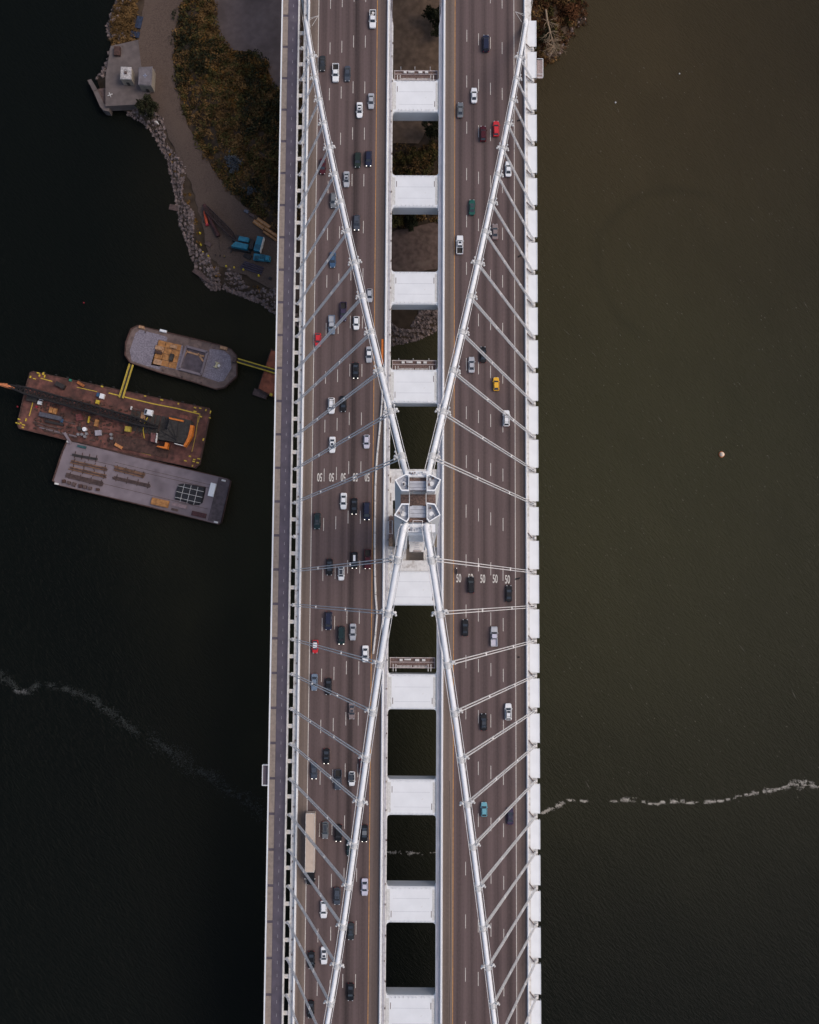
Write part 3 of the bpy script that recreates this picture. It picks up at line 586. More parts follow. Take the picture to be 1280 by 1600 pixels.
# rusty staging on the platform beside the tower
st = thing('work_staging', 'rust brown work staging with white frame on the ledge left of the tower', 'staging', (-6.85, 17.6, DZ-.5))
mk('staging_deck', MB().box(-.55,.75,-4.2,4.6,0,1.1), GRATE, st)
m_ = MB()
for a in (-.55,.5):
    for q in (-.6,3.2): m_.tube([(a,q,1.1),(a,q,2.2)], .06, 4)
m_.tube([(-.55,-.6,2.2),(.5,-.6,2.2),(.5,3.2,2.2),(-.55,3.2,2.2),(-.55,-.6,2.2)], .07, 4); mk('staging_rail', m_, WHITE, st)
mk('tarp', MB().prism([(-.5,-4.0),(.5,-4.4),(.85,-2.6),(.2,-1.6),(-.55,-2.0)], 1.1, 1.6), mat('tan_tarp', (.30,.19,.12), .9, var=.25, scale=2), st)
for i in range(9):
    a, q = -.3+R.uniform(-.3,.8), -9+R.uniform(0,4.2); mk('tool_box', MB().box(a,a+R.uniform(.15,.4),q,q+R.uniform(.2,.5),.0,R.uniform(.3,.7)), R.choice((GRATE,BLACK,WHITE2,GREYP)), st)
# maintenance travelers beside three of the crossbeams
for idx, (yn, lab) in enumerate(((158.5, 'brown and white maintenance traveler nearest the top of the photo, over bare soil'), (67.8, 'brown and white maintenance traveler above the rocky shoreline and the tower'), (-20.6, 'brown and white maintenance traveler below the tower over green water'))):
    t = thing('maintenance_traveler', lab, 'gantry', (XC, yn, DZ-2.2), 0, 'maintenance travelers under the deck')
    mk('traveler_floor', MB().box(-6.6,6.6,-1.4,1.5,-.3,-.05), GRATE, t)
    m_ = MB()
    for q in (-1.4, 1.5): m_.box(-6.7,6.7,q-.1,q+.1,-.1,.35)
    for a in (-6.6, 6.5): m_.box(a,a+.16,-1.3,1.4,-.1,.3)
    m_.box(-6.5,6.5,.2,.32,.5,.62); mk('traveler_frame', m_, mat('pale_pink_steel', (.50,.43,.42), .6, var=.1), t)
    for a in (-4.6,-.3,4.4): mk('traveler_post', MB().tube([(a,1.6,0),(a,1.6,2.4)], .09, 5), WHITE2, t)
    for a in (-5.6,-4.8,4.6,5.4): mk('traveler_arm', MB().box(a-.09,a+.09,-2.4,-.3,.9,1.1), WHITE2, t)
    for a, wd in ((-3.3,.45),(-1.4,1.9),(1.4,.6),(3.3,.5)): mk('cabinet', MB().box(a-wd,a+wd,.55,1.15,0,.8) if wd < 1 else MB().box(a-wd/2,a+wd/2,.8,1.2,0,.6), WHITE2, t)
    for i in range(22):
        a = -4.4+i*.4
        if abs(a) > .3: mk('grating_bar', MB().box(a,a+.2,-1.25,-.75,.0,.06+R.uniform(0,.1)), WHITE2, t)
t = thing('work_platform', 'small railed work platform hanging off the outer right edge near the top', 'platform', (*(37.97,160.94), 47.6))
mk('platform_floor', MB().box(-.85,.85,-3,3,-.15,0), mat('pink_grey_grating', (.32,.25,.24), .8, var=.4, scale=4), t)
m_ = MB()
for a, b_, c, d in ((-.9,.9,-3.05,-2.9),(-.9,.9,2.9,3.05),(.78,.93,-3,3),(-.9,.9,-2.0,-1.9)): m_.box(a,b_,c,d,.6,.72)
mk('platform_rail', m_, WHITE, t)
# triangular sign braces near the top
for x_, y_, s_ in ((*(-31.17,172.88), -1), (*(31.06,174.32), 1)):
    t = thing('brace_frame', 'thin white triangular brace beside the left cable at the top' if s_ < 0 else 'thin white triangular brace beside the right cable at the top', 'brace', (x_, y_, DZ), 0, 'triangular braces at the top')
    m_ = MB(); m_.tube([(-1.4*-s_,-.2,4),(1.3*-s_,.9,4.4)], .06, 4); m_.tube([(1.3*-s_,.9,4.4),(-.6*-s_,-2.1,4)], .06, 4); m_.tube([(-1.4*-s_,.35,4),(1.3*-s_,.9,4.4)], .06, 4)
    mk('brace_bar', m_, WHITE2, t); mk('brace_post', MB().tube([(s_*1.5,-.2,0),(s_*1.5,-.2,4.2)], .08, 5), WHITE2, t)
# temporary white barrier segments on the left shoulder beside the tower
bl = [(-9.56,60.18),(-9.78,55.37),(-10.18,50.38),(-10.54,46.18),(-10.98,41.21),(-11.32,36.27),(-11.50,31.34),(-11.53,26.61),(-11.53,21.90),(-11.52,17.19),(-11.51,12.51),(-11.48,8.39),(-11.37,4.47),(-11.17,-0.74),(-10.67,-6.49),(-11.10,-12.41),(-11.68,-17.94)]
places = ['first at the top under the cable', 'second from the top end', 'third from the top end', 'fourth from the top end', 'fifth from the top end', 'sixth from the top, level with the speed markings', 'seventh from the top, beside the tower top', 'eighth from the top, beside the tower', 'eighth from the bottom, beside the staging', 'seventh from the bottom', 'sixth from the bottom, level with the pier opening', 'fifth from the bottom, near the hanger', 'fourth from the bottom', 'third from the bottom where the row bends in', 'second from the bottom, slanting out', 'last at the bottom, ending under a hanger']
for i in range(16):
    a, b_ = bl[i], bl[i+1]; L_ = math.hypot(b_[0]-a[0], b_[1]-a[1]); an = math.atan2(b_[1]-a[1], b_[0]-a[0])
    m_ = MB(); h = L_/2-.06
    m_.loft([[(x_, p[0], p[1]) for p in ((-.33,0),(.33,0),(.24,.28),(.12,.85),(-.12,.85),(-.24,.28))] for x_ in (-h, h)])
    o = mk('barrier_segment', m_, WHITE2, None, loc=((a[0]+b_[0])/2, (a[1]+b_[1])/2, DZ+.012), rz=an)
    tag(o, 'white temporary barrier segment on the shoulder, '+places[i], 'barrier', 'temporary barrier segments')
o = mk('ladder_board', MB().box(-.3,.3,-3.9,3.9,0,.3), ORANGE, None, loc=(*(-9.72,71.33), DZ+.02)); tag(o, 'long orange board lying on the shoulder against the median parapet', 'board')
STRIPM = BLACK  # short dark curled strips along the right shoulder
for i, (p, an, lab) in enumerate((((30.39,4.18), .45, 'black strip on the right shoulder just right of the speed markings'), ((31.34,100.97), .8, 'slanting black strip on the right shoulder in the upper half'), ((31.40,143.33), .5, 'small dark strip on the right shoulder near the top'), ((31.01,-18.63), 0, 'tiny dark strip on the right shoulder below the tower'))):
    m_ = MB(); pts = [(-.75+.3*k, .12*math.sin(k*1.3), .05+.06*math.sin(k*2)) for k in range(6 if i < 3 else 3)]; m_.tube(pts, [.1,.26,.2,.3,.2,.1][:len(pts)], 5)
    o = mk('dark_strip', m_, STRIPM, None, loc=(*p, DZ+.1), rz=an); tag(o, lab, 'debris', 'dark strips on the shoulder')
# ---------------------------------------------------------------- vehicles
PAINT = {}
def paint(name, c, metal=.0):
    if name not in PAINT: dk = max(c) < .15; PAINT[name] = mat('paint_'+name, tuple(k*(.75 if dk else 1) for k in c), .4 if dk else .3, metal, var=0, spec=.18 if dk else .45, coat=.12 if dk else .4)
    return PAINT[name]
PC = dict(white=(.72,.73,.75), silver=(.42,.43,.46), lilac=(.50,.49,.58), grey=(.16,.17,.18), slate=(.085,.10,.13), charcoal=(.045,.05,.055), black=(.012,.013,.016), navy=(.02,.026,.06), blue=(.03,.075,.15), steel=(.16,.21,.28), red=(.50,.015,.02), crimson=(.28,.01,.02), maroon=(.075,.012,.02), yellow=(.72,.38,.015), green=(.02,.11,.09), teal=(.12,.33,.40), taupe=(.20,.155,.15), purple=(.055,.04,.085), tan=(.42,.34,.28), darkteal=(.015,.035,.04), dkgreen=(.02,.035,.03))
LAMP = bpy.data.materials.new('headlamp_lit'); LAMP.use_nodes = True
LAMP.node_tree.nodes['Principled BSDF'].inputs['Emission Color'].default_value = (1,.93,.8,1); LAMP.node_tree.nodes['Principled BSDF'].inputs['Emission Strength'].default_value = 1.6
LAMP0 = mat('headlamp_glass', (.45,.46,.48), .15, var=0, spec=.7)
TAIL = mat('tail_lamp_red', (.35,.01,.01), .3, var=0)
CHROME = mat('grey_alloy', (.35,.35,.36), .35, .6, var=0)
BEDL = mat('dark_bed_liner', (.02,.018,.018), .8, var=.3, scale=3)
#        L    W    H   hood  wsb  rf   rr    rb   trunk  belt
SPEC = dict(sedan=(4.85,1.86,1.45,.93,1.10,.35,-.85,-1.62,1.02,.98), hatch=(4.1,1.8,1.5,.95,.95,.35,-1.25,-1.85,1.0,1.0), suv=(4.8,1.96,1.75,1.08,1.15,.5,-1.75,-2.22,1.1,1.12),
            van=(5.3,2.05,1.95,1.12,1.75,.95,-2.25,-2.52,1.15,1.15), wagon=(4.85,1.88,1.5,.95,1.10,.35,-1.75,-2.2,1.02,.99), pickup=(5.75,2.02,1.85,1.12,1.30,.75,-.45,-.8,1.15,1.16), sport=(4.4,1.85,1.28,.85,.75,.2,-.55,-1.45,.95,.9), mini=(3.85,1.74,1.42,.95,.85,.35,-1.2,-1.72,1.0,1.0))
MESH = {}
def car_meshes(kind):
    if kind in MESH: return MESH[kind]
    L,W,H,hood,wsb,rf,rr,rb,trunk,belt = SPEC[kind]; hw = W/2; F = L/2; d = {}
    def sec(y, k, zt, zb=.28):
        w_ = hw*k; return [(-w_*.92,y,zb),(w_*.92,y,zb),(w_,y,zb+.22),(w_*.99,y,zt-.16),(w_*.86,y,zt),(-w_*.86,y,zt),(-w_*.99,y,zt-.16),(-w_,y,zb+.22)]
    pick = kind == 'pickup'
    st = [(-F,.80,trunk-.22,.42),(-F+.10,.92,trunk-.06,.35),(-F+.45,.985,trunk,.28),(rb,1.0,belt,.28),(0,1.0,belt,.28),(wsb,1.0,belt-.01,.28),(F-.95,.985,hood,.28),(F-.40,.93,hood-.09,.28),(F-.12,.82,hood-.2,.34),(F,.62,hood-.34,.42)]
    if pick: st = [(-.85,1.0,belt,.3),(0,1.0,belt,.3),(wsb,1.0,belt-.01,.3),(F-.8,.98,hood,.3),(F-.3,.95,hood-.07,.3),(F-.08,.88,hood-.2,.34),(F,.74,hood-.34,.42)]
    mb = MB(); mb.loft([sec(*q) for q in st])
    zb = belt-.02; bw = hw*.88; tw = hw*.70; z1 = H-.06
    base = [(-bw*.96,rb),(bw*.96,rb),(bw,0),(bw*.93,wsb),(-bw*.93,wsb),(-bw,0)]; top = [(-tw*.93,rr),(tw*.93,rr),(tw,(rr+rf)/2),(tw*.95,rf),(-tw*.95,rf),(-tw,(rr+rf)/2)]
    mb.prism(base, zb, z1, top)
    if pick:
        mb.box(-hw*.98,-hw*.84,-F+.06,-.86,.45,belt-.02); mb.box(hw*.84,hw*.98,-F+.06,-.86,.45,belt-.02); mb.box(-hw*.84,hw*.84,-F,-F+.14,.45,belt-.04); mb.box(-hw*.83,hw*.83,-F+.14,-.86,.45,.62)
    d['body'] = mb.mesh('body', BLACK)
    mb = MB(); q = [(x*1.0,y) for x,y in top]; c0 = (rr+rf)/2
    mb.prism(q, z1+.002, H, [(x*.93, c0+(y-c0)*.95) for x,y in q]); d['roof'] = mb.mesh('roof', BLACK)
    def quad(b0,b1,t1,t0,off,inset=.07,n='windshield'):
        P_ = [Vector(v) for v in (b0,b1,t1,t0)]; c = sum(P_,Vector())/4; nn = (P_[1]-P_[0]).cross(P_[3]-P_[0]).normalized()
        if nn.dot(Vector(off)) < 0: nn = -nn
        P_ = [c+(p-c)*(1-inset)+nn*.015 for p in P_]
        return MB().add(P_+[p-nn*.01 for p in P_], [(0,1,2,3),(7,6,5,4),(0,4,5,1),(1,5,6,2),(2,6,7,3),(3,7,4,0)]).mesh(n, GLASS)
    d['windshield'] = quad((-bw*.93,wsb,zb),(bw*.93,wsb,zb),(tw*.95,rf,z1),(-tw*.95,rf,z1),(0,1,1))
    d['rear_window'] = quad((-bw*.96,rb,zb),(bw*.96,rb,zb),(tw*.93,rr,z1),(-tw*.93,rr,z1),(0,-1,.5),.12,'rear_window')
    for s_ in (-1,1):
        d['side%d'%s_] = quad((s_*bw*.975,rb*.9,zb+.03),(s_*bw*.965,wsb*.85,zb+.03),(s_*tw*.97,rf,z1),(s_*tw*.96,rr,z1),(s_,0,.3),.10,'side_window')
        mb = MB(); mb.loft([[(s_*hw*k,F-y,z) for k,z in ((.50,hood-.34),(.80,hood-.34),(.80,hood-.16),(.50,hood-.19))] for y in (.26,.012)]); 
        mb = MB().box(s_*hw*.48 if s_>0 else -hw*.78, hw*.78 if s_>0 else -hw*.48, F-.34, F-.02, hood-.38, hood-.17); d['head%d'%s_] = mb.mesh('headlight', LAMP0)
        d['tail%d'%s_] = MB().box(hw*.58 if s_>0 else -hw*.88, hw*.88 if s_>0 else -hw*.58, -F-.01, -F+.12, trunk-.42, trunk-.2).mesh('tail_light', TAIL)
        d['mirror%d'%s_] = MB().box(min(s_*hw*.97,s_*(hw+.19)), max(s_*hw*.97,s_*(hw+.19)), wsb-.38, wsb-.2, zb-.02, zb+.16).mesh('mirror', BLACK)
    d['wheel'] = MB().tube([(-.11,0,.34),(.11,0,.34)], .34, 14).mesh('wheel', BLACK); d['rim'] = MB().tube([(-.125,0,.34),(.125,0,.34)], .2, 10).mesh('rim', CHROME)
    d['sunroof'] = MB().box(-tw*.62,tw*.62,rf-.75,rf-.12,H-.005,H+.012).mesh('sunroof', GLASS)
    d['panoroof'] = MB().box(-tw*.78,tw*.78,rr+.12,rf-.08,H-.005,H+.012).mesh('glass_roof', GLASS)
    d['rack'] = MB().box(-tw*.85,-tw*.77,rr+.1,rf-.1,H,H+.1).box(tw*.77,tw*.85,rr+.1,rf-.1,H,H+.1).box(-tw*.8,tw*.8,rf-.5,rf-.42,H+.06,H+.1).box(-tw*.8,tw*.8,rr+.4,rr+.48,H+.06,H+.1).mesh('roof_rack', BLACK)
    d['stripe'] = MB().box(-tw*.5,tw*.5,rr+.25,rf-.1,H+.001,H+.015).mesh('roof_panel', BLACK)
    if pick: d['liner'] = MB().box(-hw*.82,hw*.82,-F+.16,-.90,.625,.66).mesh('bed_liner', BEDL); d['cargo'] = MB().box(-.5,.3,-2.2,-1.5,.66,1.0).box(-.2,.6,-1.4,-1.05,.66,.95).mesh('cargo', WHITE2)
    MESH[kind] = d; return d
PLASTIC = mat('dark_trim', (.03,.03,.033), .6, var=0)
def car(pos, up, kind, col, label, roof=None, lit=False, extra=(), shadow=None):
    d = car_meshes(kind); m = paint(col, PC[col], .25 if col in ('silver','steel','slate','grey','charcoal') else 0)
    left = not up; g = 'vehicles driving down the left roadway' if left else 'vehicles driving up the right roadway'
    nm = {'sedan':'sedan_car','hatch':'hatchback_car','suv':'suv_car','van':'passenger_van','wagon':'estate_car','pickup':'pickup_truck','sport':'sports_car','mini':'small_car'}[kind]
    t = thing(nm, label, {'pickup':'pickup truck','van':'van'}.get(kind, 'car'), (pos[0], pos[1], DZ+.012), (0 if up else math.pi)+R.uniform(-.012,.012), g)
    L,W,H,hood,wsb = SPEC[kind][:5]; hw = W/2; F = L/2
    link('body', d['body'], t, m=m); link('roof', d['roof'], t, m=paint(roof, PC[roof]) if roof else m)
    link('windshield', d['windshield'], t); link('rear_window', d['rear_window'], t)
    for s_ in (-1,1):
        link('side_window', d['side%d'%s_], t); link('headlight', d['head%d'%s_], t, m=LAMP if lit else LAMP0); link('tail_light', d['tail%d'%s_], t); link('mirror', d['mirror%d'%s_], t, m=m if kind != 'van' else PLASTIC)
        for y_ in (F-.95, -F+.95):
            w_ = link('wheel', d['wheel'], t, (s_*(hw-.12), y_, 0)); link('rim', d['rim'], w_)
    for e in extra:
        o = link(d[e].name.split('.')[0], d[e], t)
        if e == 'stripe': o.material_slots[0].link = 'OBJECT'; o.material_slots[0].material = paint('white', PC['white'])
    if kind == 'pickup': link('bed_cover' if roof else 'bed_liner', d['liner'], t, m=paint(roof, PC[roof]) if roof else BEDL)
    return t
D, U = False, True
car((-13.56,174.98), D, 'pickup', 'white', 'white pickup truck with cargo in its bed, topmost vehicle of the left roadway', extra=('cargo',))
car((-28.79,160.80), D, 'sedan', 'charcoal', 'dark grey green sedan beside the left cable near the top, left of a white pickup', extra=('sunroof',))
car((-24.71,157.76), D, 'pickup', 'white', 'white pickup truck with an empty dark bed between two dark sedans')
car((-21.13,157.57), D, 'sedan', 'slate', 'dark blue grey sedan just right of the white pickup with the empty bed')
car((-13.82,148.86), D, 'sedan', 'silver', 'silver sedan beside the yellow line, level with the topmost crossbeam')
car((-17.30,146.02), D, 'sedan', 'white', 'white sedan with dark sunroof left of and behind a silver sedan near the top', extra=('sunroof',))
car((-17.72,130.31), D, 'suv', 'dkgreen', 'very dark green car running left of a dark navy car with lit headlights')
car((-14.42,130.72), D, 'suv', 'navy', 'dark navy car with lit headlights beside the yellow line near the second crossbeam', lit=True)
car((-28.25,128.26), D, 'sedan', 'maroon', 'maroon car half hidden under a hanger left of the left cable')
car((-21.02,124.29), D, 'sedan', 'silver', 'silver sedan with sunroof just right of the left cable, below two dark cars', extra=('sunroof',))
car((-24.84,117.69), D, 'suv', 'grey', 'grey car partly covered by a clamp of the left cable')
car((-17.80,110.77), D, 'suv', 'slate', 'slate blue car with lit headlights and sunroof right of the left cable', lit=True, extra=('sunroof',))
car((-24.88,99.33), D, 'sedan', 'blue', 'dark blue car crossed by a hanger in the upper left lanes')
car((-13.69,88.43), D, 'hatch', 'silver', 'pale silver hatchback touching the right edge of the left cable')
car((-21.50,83.41), D, 'pickup', 'purple', 'dark purple pickup truck crossed by a hanger, above a pale blue pickup')
car((-24.89,79.37), D, 'pickup', 'steel', 'pale steel blue pickup truck with a covered bed near the red car', roof='silver', extra=())
car((-17.56,79.99), D, 'hatch', 'white', 'white hatchback between the purple pickup and the left cable')
car((-28.96,74.80), D, 'hatch', 'red', 'bright red car in the outer lane crossed by a hanger')
car((-13.65,70.42), D, 'sedan', 'silver', 'pale sedan right under the left cable, above a black sedan with lit headlights', roof='white')
car((-17.60,65.56), D, 'sedan', 'black', 'black sedan with lit headlights left of the orange board', lit=True)
car((-24.69,54.93), D, 'suv', 'white', 'white suv crossed by a hanger, with a black car on its right', extra=('rack',))
car((-21.17,55.52), D, 'sedan', 'black', 'black car crossed by a hanger, to the right of a white suv')
car((-24.28,43.25), D, 'sedan', 'white', 'white sedan with sunroof just above the upside down speed markings', extra=('sunroof',))
car((-14.15,44.26), D, 'hatch', 'lilac', 'pale lilac hatchback near the white temporary barrier above the speed markings')
car((-20.75,26.57), D, 'sedan', 'white', 'white sedan just below the speed markings of the left roadway')
car((-17.61,25.07), D, 'sedan', 'black', 'black car with glowing headlights beside the white sedan below the speed markings', lit=True)
car((-13.88,23.68), D, 'van', 'navy', 'dark navy van between a black car and the temporary barrier beside the tower', lit=True)
car((-28.42,20.67), D, 'suv', 'darkteal', 'black green car in the outer lane left of the tower', extra=('sunroof',))
car((-24.64,7.19), D, 'sedan', 'black', 'black sedan under a hanger left of a white car with dark glass roof', extra=('sunroof',))
car((-21.19,5.35), D, 'hatch', 'white', 'white car with dark glass roof just below a hanger left of the tower foot', extra=('panoroof',))
car((-17.37,9.22), D, 'wagon', 'black', 'black estate with pale roof panel and lit headlights under a hanger', lit=True, extra=('stripe',))
car((-13.49,9.58), D, 'pickup', 'maroon', 'dark maroon pickup truck with lit headlights next to the temporary barrier', lit=True)
car((-24.70,-8.43), D, 'van', 'navy', 'dark blue van in the second lane below the nearly level hanger')
car((-20.92,-12.58), D, 'van', 'darkteal', 'black teal van left of a silver sedan', lit=True)
car((-17.59,-11.60), D, 'sedan', 'silver', 'pale silver sedan right of a black teal van')
car((-13.91,-17.89), D, 'sedan', 'white', 'white sedan crossed by a hanger beside the end of the temporary barrier')
car((-28.50,-15.92), D, 'mini', 'red', 'small red car with a white roof in the outer lane', roof='white')
car((-28.58,-26.13), D, 'sedan', 'steel', 'steel grey sedan in the outer lane below the small red car')
car((-24.49,-27.32), D, 'sedan', 'black', 'black sedan crossed by a hanger right of a steel grey sedan')
car((-17.63,-34.21), D, 'sedan', 'taupe', 'brownish taupe sedan alone in the fourth lane left of the cable', extra=('sunroof',))
car((-24.85,-47.16), D, 'sport', 'black', 'low black sports car above a dark blue grey car with lit headlights', lit=True)
car((-28.30,-51.23), D, 'sedan', 'slate', 'dark blue grey car with lit headlights in the outer lane under a hanger', lit=True)
car((-21.39,-53.71), D, 'pickup', 'slate', 'slate blue pickup truck crossed by a hanger, left of a white car with black roof')
car((-17.42,-53.43), D, 'hatch', 'white', 'white hatchback with black roof close to the left cable in the lower half', roof='black', extra=('panoroof',))
car((-14.52,-49.87), D, 'sedan', 'maroon', 'very dark maroon car mostly hidden under the left cable')
car((-24.87,-67.91), D, 'wagon', 'grey', 'grey estate with red tail lights right of the long trailer', lit=False, extra=('panoroof',))
car((-21.09,-68.69), D, 'suv', 'black', 'black suv second to the right of the long trailer', lit=True)
car((-17.81,-72.68), D, 'sedan', 'darkteal', 'dark teal car peeking out left of the cable, beyond the trailer')
car((-13.66,-68.72), D, 'sedan', 'black', 'black sedan with pale roof beside the yellow line right of the cable', roof='grey', lit=True)
car((-13.44,-83.65), D, 'sedan', 'lilac', 'pale lilac sedan beside the yellow line, right of the left cable')
car((-21.24,-86.19), D, 'suv', 'slate', 'dark slate suv crossed by a hanger, left of the cable near the bottom', extra=('sunroof',))
car((-25.01,-89.93), D, 'wagon', 'white', 'white estate car below the long trailer')
car((-17.24,-95.85), D, 'sedan', 'charcoal', 'dark grey sedan partly under the right side of the left cable near the bottom', extra=('sunroof',))
car((-24.75,-102.57), D, 'sedan', 'white', 'white sedan with sunroof, lowest white car of the left roadway', extra=('sunroof',))
car((-28.32,-103.83), D, 'sedan', 'black', 'black car half under a hanger left of the lowest white sedan')
car((-17.13,-112.46), D, 'sedan', 'black', 'black sedan right of the left cable at the bottom edge')
car((-28.31,-117.24), D, 'sedan', 'black', 'black car under a hanger in the outer lane, lowest vehicle of the photo')
car((21.11,167.31), U, 'van', 'navy', 'dark navy van, topmost vehicle of the right roadway')
car((17.52,150.81), U, 'sedan', 'white', 'white sedan with dark windows in the second lane near the top right')
car((13.33,146.14), U, 'sedan', 'grey', 'dark grey sedan beside the yellow line of the right roadway')
car((24.21,140.33), U, 'wagon', 'red', 'bright red car beside a dark maroon car on the right roadway')
car((20.25,138.70), U, 'suv', 'maroon', 'dark maroon suv left of a bright red car')
car((27.87,127.70), U, 'sedan', 'white', 'white sedan just right of the right cable')
car((16.87,115.69), U, 'sedan', 'green', 'dark green sedan on the right roadway', extra=('sunroof',))
car((23.84,108.19), U, 'sedan', 'taupe', 'brownish taupe car tucked against the right cable')
car((13.25,104.05), U, 'pickup', 'white', 'white pickup truck with a black bed beside the yellow line of the right roadway', extra=('sunroof',))
car((16.82,67.48), U, 'sedan', 'silver', 'pale silver sedan just right of the right cable above the tower')
car((20.24,70.59), U, 'sedan', 'black', 'black car half hidden by a hanger above the yellow car')
car((24.11,61.73), U, 'hatch', 'yellow', 'bright yellow car on the right roadway')
car((27.11,51.45), U, 'suv', 'white', 'white suv with a loaded roof rack touching a hanger below the yellow car', extra=('rack',))
car((16.69,2.28), U, 'suv', 'black', 'black car covering part of the second speed marking of the right roadway', extra=())
car((27.73,-0.20), U, 'sedan', 'black', 'black sedan with amber lights just below the last speed marking')
car((15.03,-10.16), U, 'sedan', 'black', 'black sedan with greenish rear glass beside the right cable below the tower')
car((23.45,-12.65), U, 'pickup', 'silver', 'pale blue silver pickup truck with covered bed below the speed markings', roof='lilac')
car((27.49,-34.17), U, 'suv', 'white', 'big white suv in the outer lane of the right roadway', extra=('sunroof','rack'))
car((20.42,-37.13), U, 'sedan', 'black', 'long black sedan left of and below a big white suv', extra=('panoroof',))
car((20.51,-61.77), U, 'hatch', 'teal', 'light teal blue car on the right roadway')
car((27.97,-63.58), U, 'sedan', 'purple', 'dark indigo sedan crossed by a hanger, right of the light teal car', extra=('sunroof',))
# articulated lorry
t = thing('semi_truck', 'tan semi trailer truck in the outer lane of the left roadway', 'truck', (*(-28.85,-70.65), DZ+.012), math.pi)
TANP = mat('tan_trailer_roof', (.46,.37,.30), .6, var=.06, scale=.4, dirt=(.36,.28,.22), dscale=.3, damt=.4)
tr = mk('trailer', MB().box(-1.28,1.28,-8.1,8.1,1.1,4.0), TANP, t)
for y_ in range(-7, 8, 2): mk('roof_bow', MB().box(-1.24,1.24,y_-.02,y_+.02,4.0,4.012), TANP, tr)
m_ = MB(); m_.box(-1.3,-1.2,-8.1,8.1,3.95,4.06); m_.box(1.2,1.3,-8.1,8.1,3.95,4.06); m_.box(-1.2,1.2,-8.12,-8.0,3.95,4.06); m_.box(-1.2,1.2,8.0,8.12,3.95,4.06); mk('top_rail', m_, WHITE2, tr)
cb = MB(); cb.loft([[(-1.15*k,y,.6),(1.15*k,y,.6),(1.15*k,y,z),(-1.15*k,y,z)] for y,k,z in ((8.6,.95,2.9),(9.0,1,3.0),(10.2,1,2.95),(10.6,.97,2.2),(10.9,.92,1.75),(12.0,.85,1.65),(12.3,.78,1.3))]); cab_ = mk('cab', cb, paint('black', PC['black']), t)
mk('windshield', MB().add([(-1.0,10.22,2.86),(1.0,10.22,2.86),(1.0,10.62,2.25),(-1.0,10.62,2.25)], [(0,1,2,3)]), GLASS, cab_)
mk('chassis', MB().box(-.5,.5,7.0,12.0,.5,.9), BLACK, t)
for y_ in (-6.9,-5.6,7.4,8.7,11.2):
    for s_ in (-1,1): mk('wheel', MB().tube([(s_*.85,y_,.5),(s_*1.25,y_,.5)], .5, 12), BLACK, t)
for s_ in (-1,1): mk('side_mirror', MB().box(s_*1.2-.05,s_*1.2+.35*s_+.05,10.3,10.5,1.9,2.4) if s_>0 else MB().box(-1.55,-1.2,10.3,10.5,1.9,2.4), WHITE2, t); mk('headlight', MB().box(s_*.75-.15,s_*.75+.15,12.2,12.36,.9,1.15), LAMP, t)
# people: one continuous skinned figure
def person(pos, rz, label, pose, cols, z, group=None):
    t = thing('person', label, 'person', (pos[0], pos[1], z), rz, group)
    V = dict(pelvis=(0,0,.95), chest=(0,.02,1.30), neck=(0,.03,1.50), head=(0,.06,1.64), top=(0,.06,1.76))
    for s_, k in ((-1,'l'),(1,'r')): V.update({k+'hip':(s_*.10,0,.90), k+'knee':(s_*.12,.06,.50), k+'foot':(s_*.12,0,.07), k+'toe':(s_*.13,.17,.04), k+'sh':(s_*.19,.02,1.42), k+'el':(s_*.25,.0,1.15), k+'ha':(s_*.24,.12,.92)})
    if pose == 'ride':
        V.update(pelvis=(0,-.25,.85), chest=(0,.0,1.2), neck=(0,.1,1.36), head=(0,.16,1.48), top=(0,.16,1.60))
        for s_, k in ((-1,'l'),(1,'r')): V.update({k+'hip':(s_*.13,-.22,.84), k+'knee':(s_*.27,.18,.66), k+'foot':(s_*.22,-.02,.3), k+'toe':(s_*.22,.14,.28), k+'sh':(s_*.2,.03,1.3), k+'el':(s_*.34,.22,1.1), k+'ha':(s_*.32,.5,1.02)})
    rad = dict(pelvis=.15, chest=.17, neck=.06, head=.105, top=.07, hip=.10, knee=.06, foot=.05, toe=.04, sh=.075, el=.05, ha=.04)
    E_ = [('pelvis','chest'),('chest','neck'),('neck','head'),('head','top')]
    for k in 'lr': E_ += [('pelvis',k+'hip'),(k+'hip',k+'knee'),(k+'knee',k+'foot'),(k+'foot',k+'toe'),('chest',k+'sh'),(k+'sh',k+'el'),(k+'el',k+'ha')]
    names = list(V); me = bpy.data.meshes.new('body'); me.from_pydata([V[n_] for n_ in names], [(names.index(a), names.index(b_)) for a, b_ in E_], [])
    o = bpy.data.objects.new('body', me); COL.objects.link(o); md = o.modifiers.new('skin','SKIN')
    for i, n_ in enumerate(names):
        r_ = rad.get(n_, rad.get(n_[1:], .08)); me.skin_vertices[0].data[i].radius = (r_, r_)
    me.skin_vertices[0].data[0].use_root = True
    o.modifiers.new('sub','SUBSURF').levels = 1
    bpy.context.view_layer.update(); m2 = bpy.data.meshes.new_from_object(o.evaluated_get(bpy.context.evaluated_depsgraph_get())); bpy.data.objects.remove(o)
    m2.materials.clear(); m2.materials.append(mat('clothing', cols[0], .85, var=.2, scale=3)); link('body', m2, t)
    mk('hat', MB().sphere((0, V['head'][1], V['head'][2]+.05), (.14,.14,.13), 8), mat('headgear', cols[1], .5, var=.1), t)
    return t
mc = thing('motorcycle', 'dark motorcycle in the lane beside the yellow line, above the first speed marking', 'motorcycle', (*(12.54,6.30), DZ+.012), .05)
for y_ in (-.72,.72):
    w_ = mk('wheel', MB().tube([(-.07,y_,.31),(.07,y_,.31)], .31, 14), BLACK, mc); mk('rim', MB().tube([(-.075,y_,.31),(.075,y_,.31)], .18, 10), CHROME, w_)
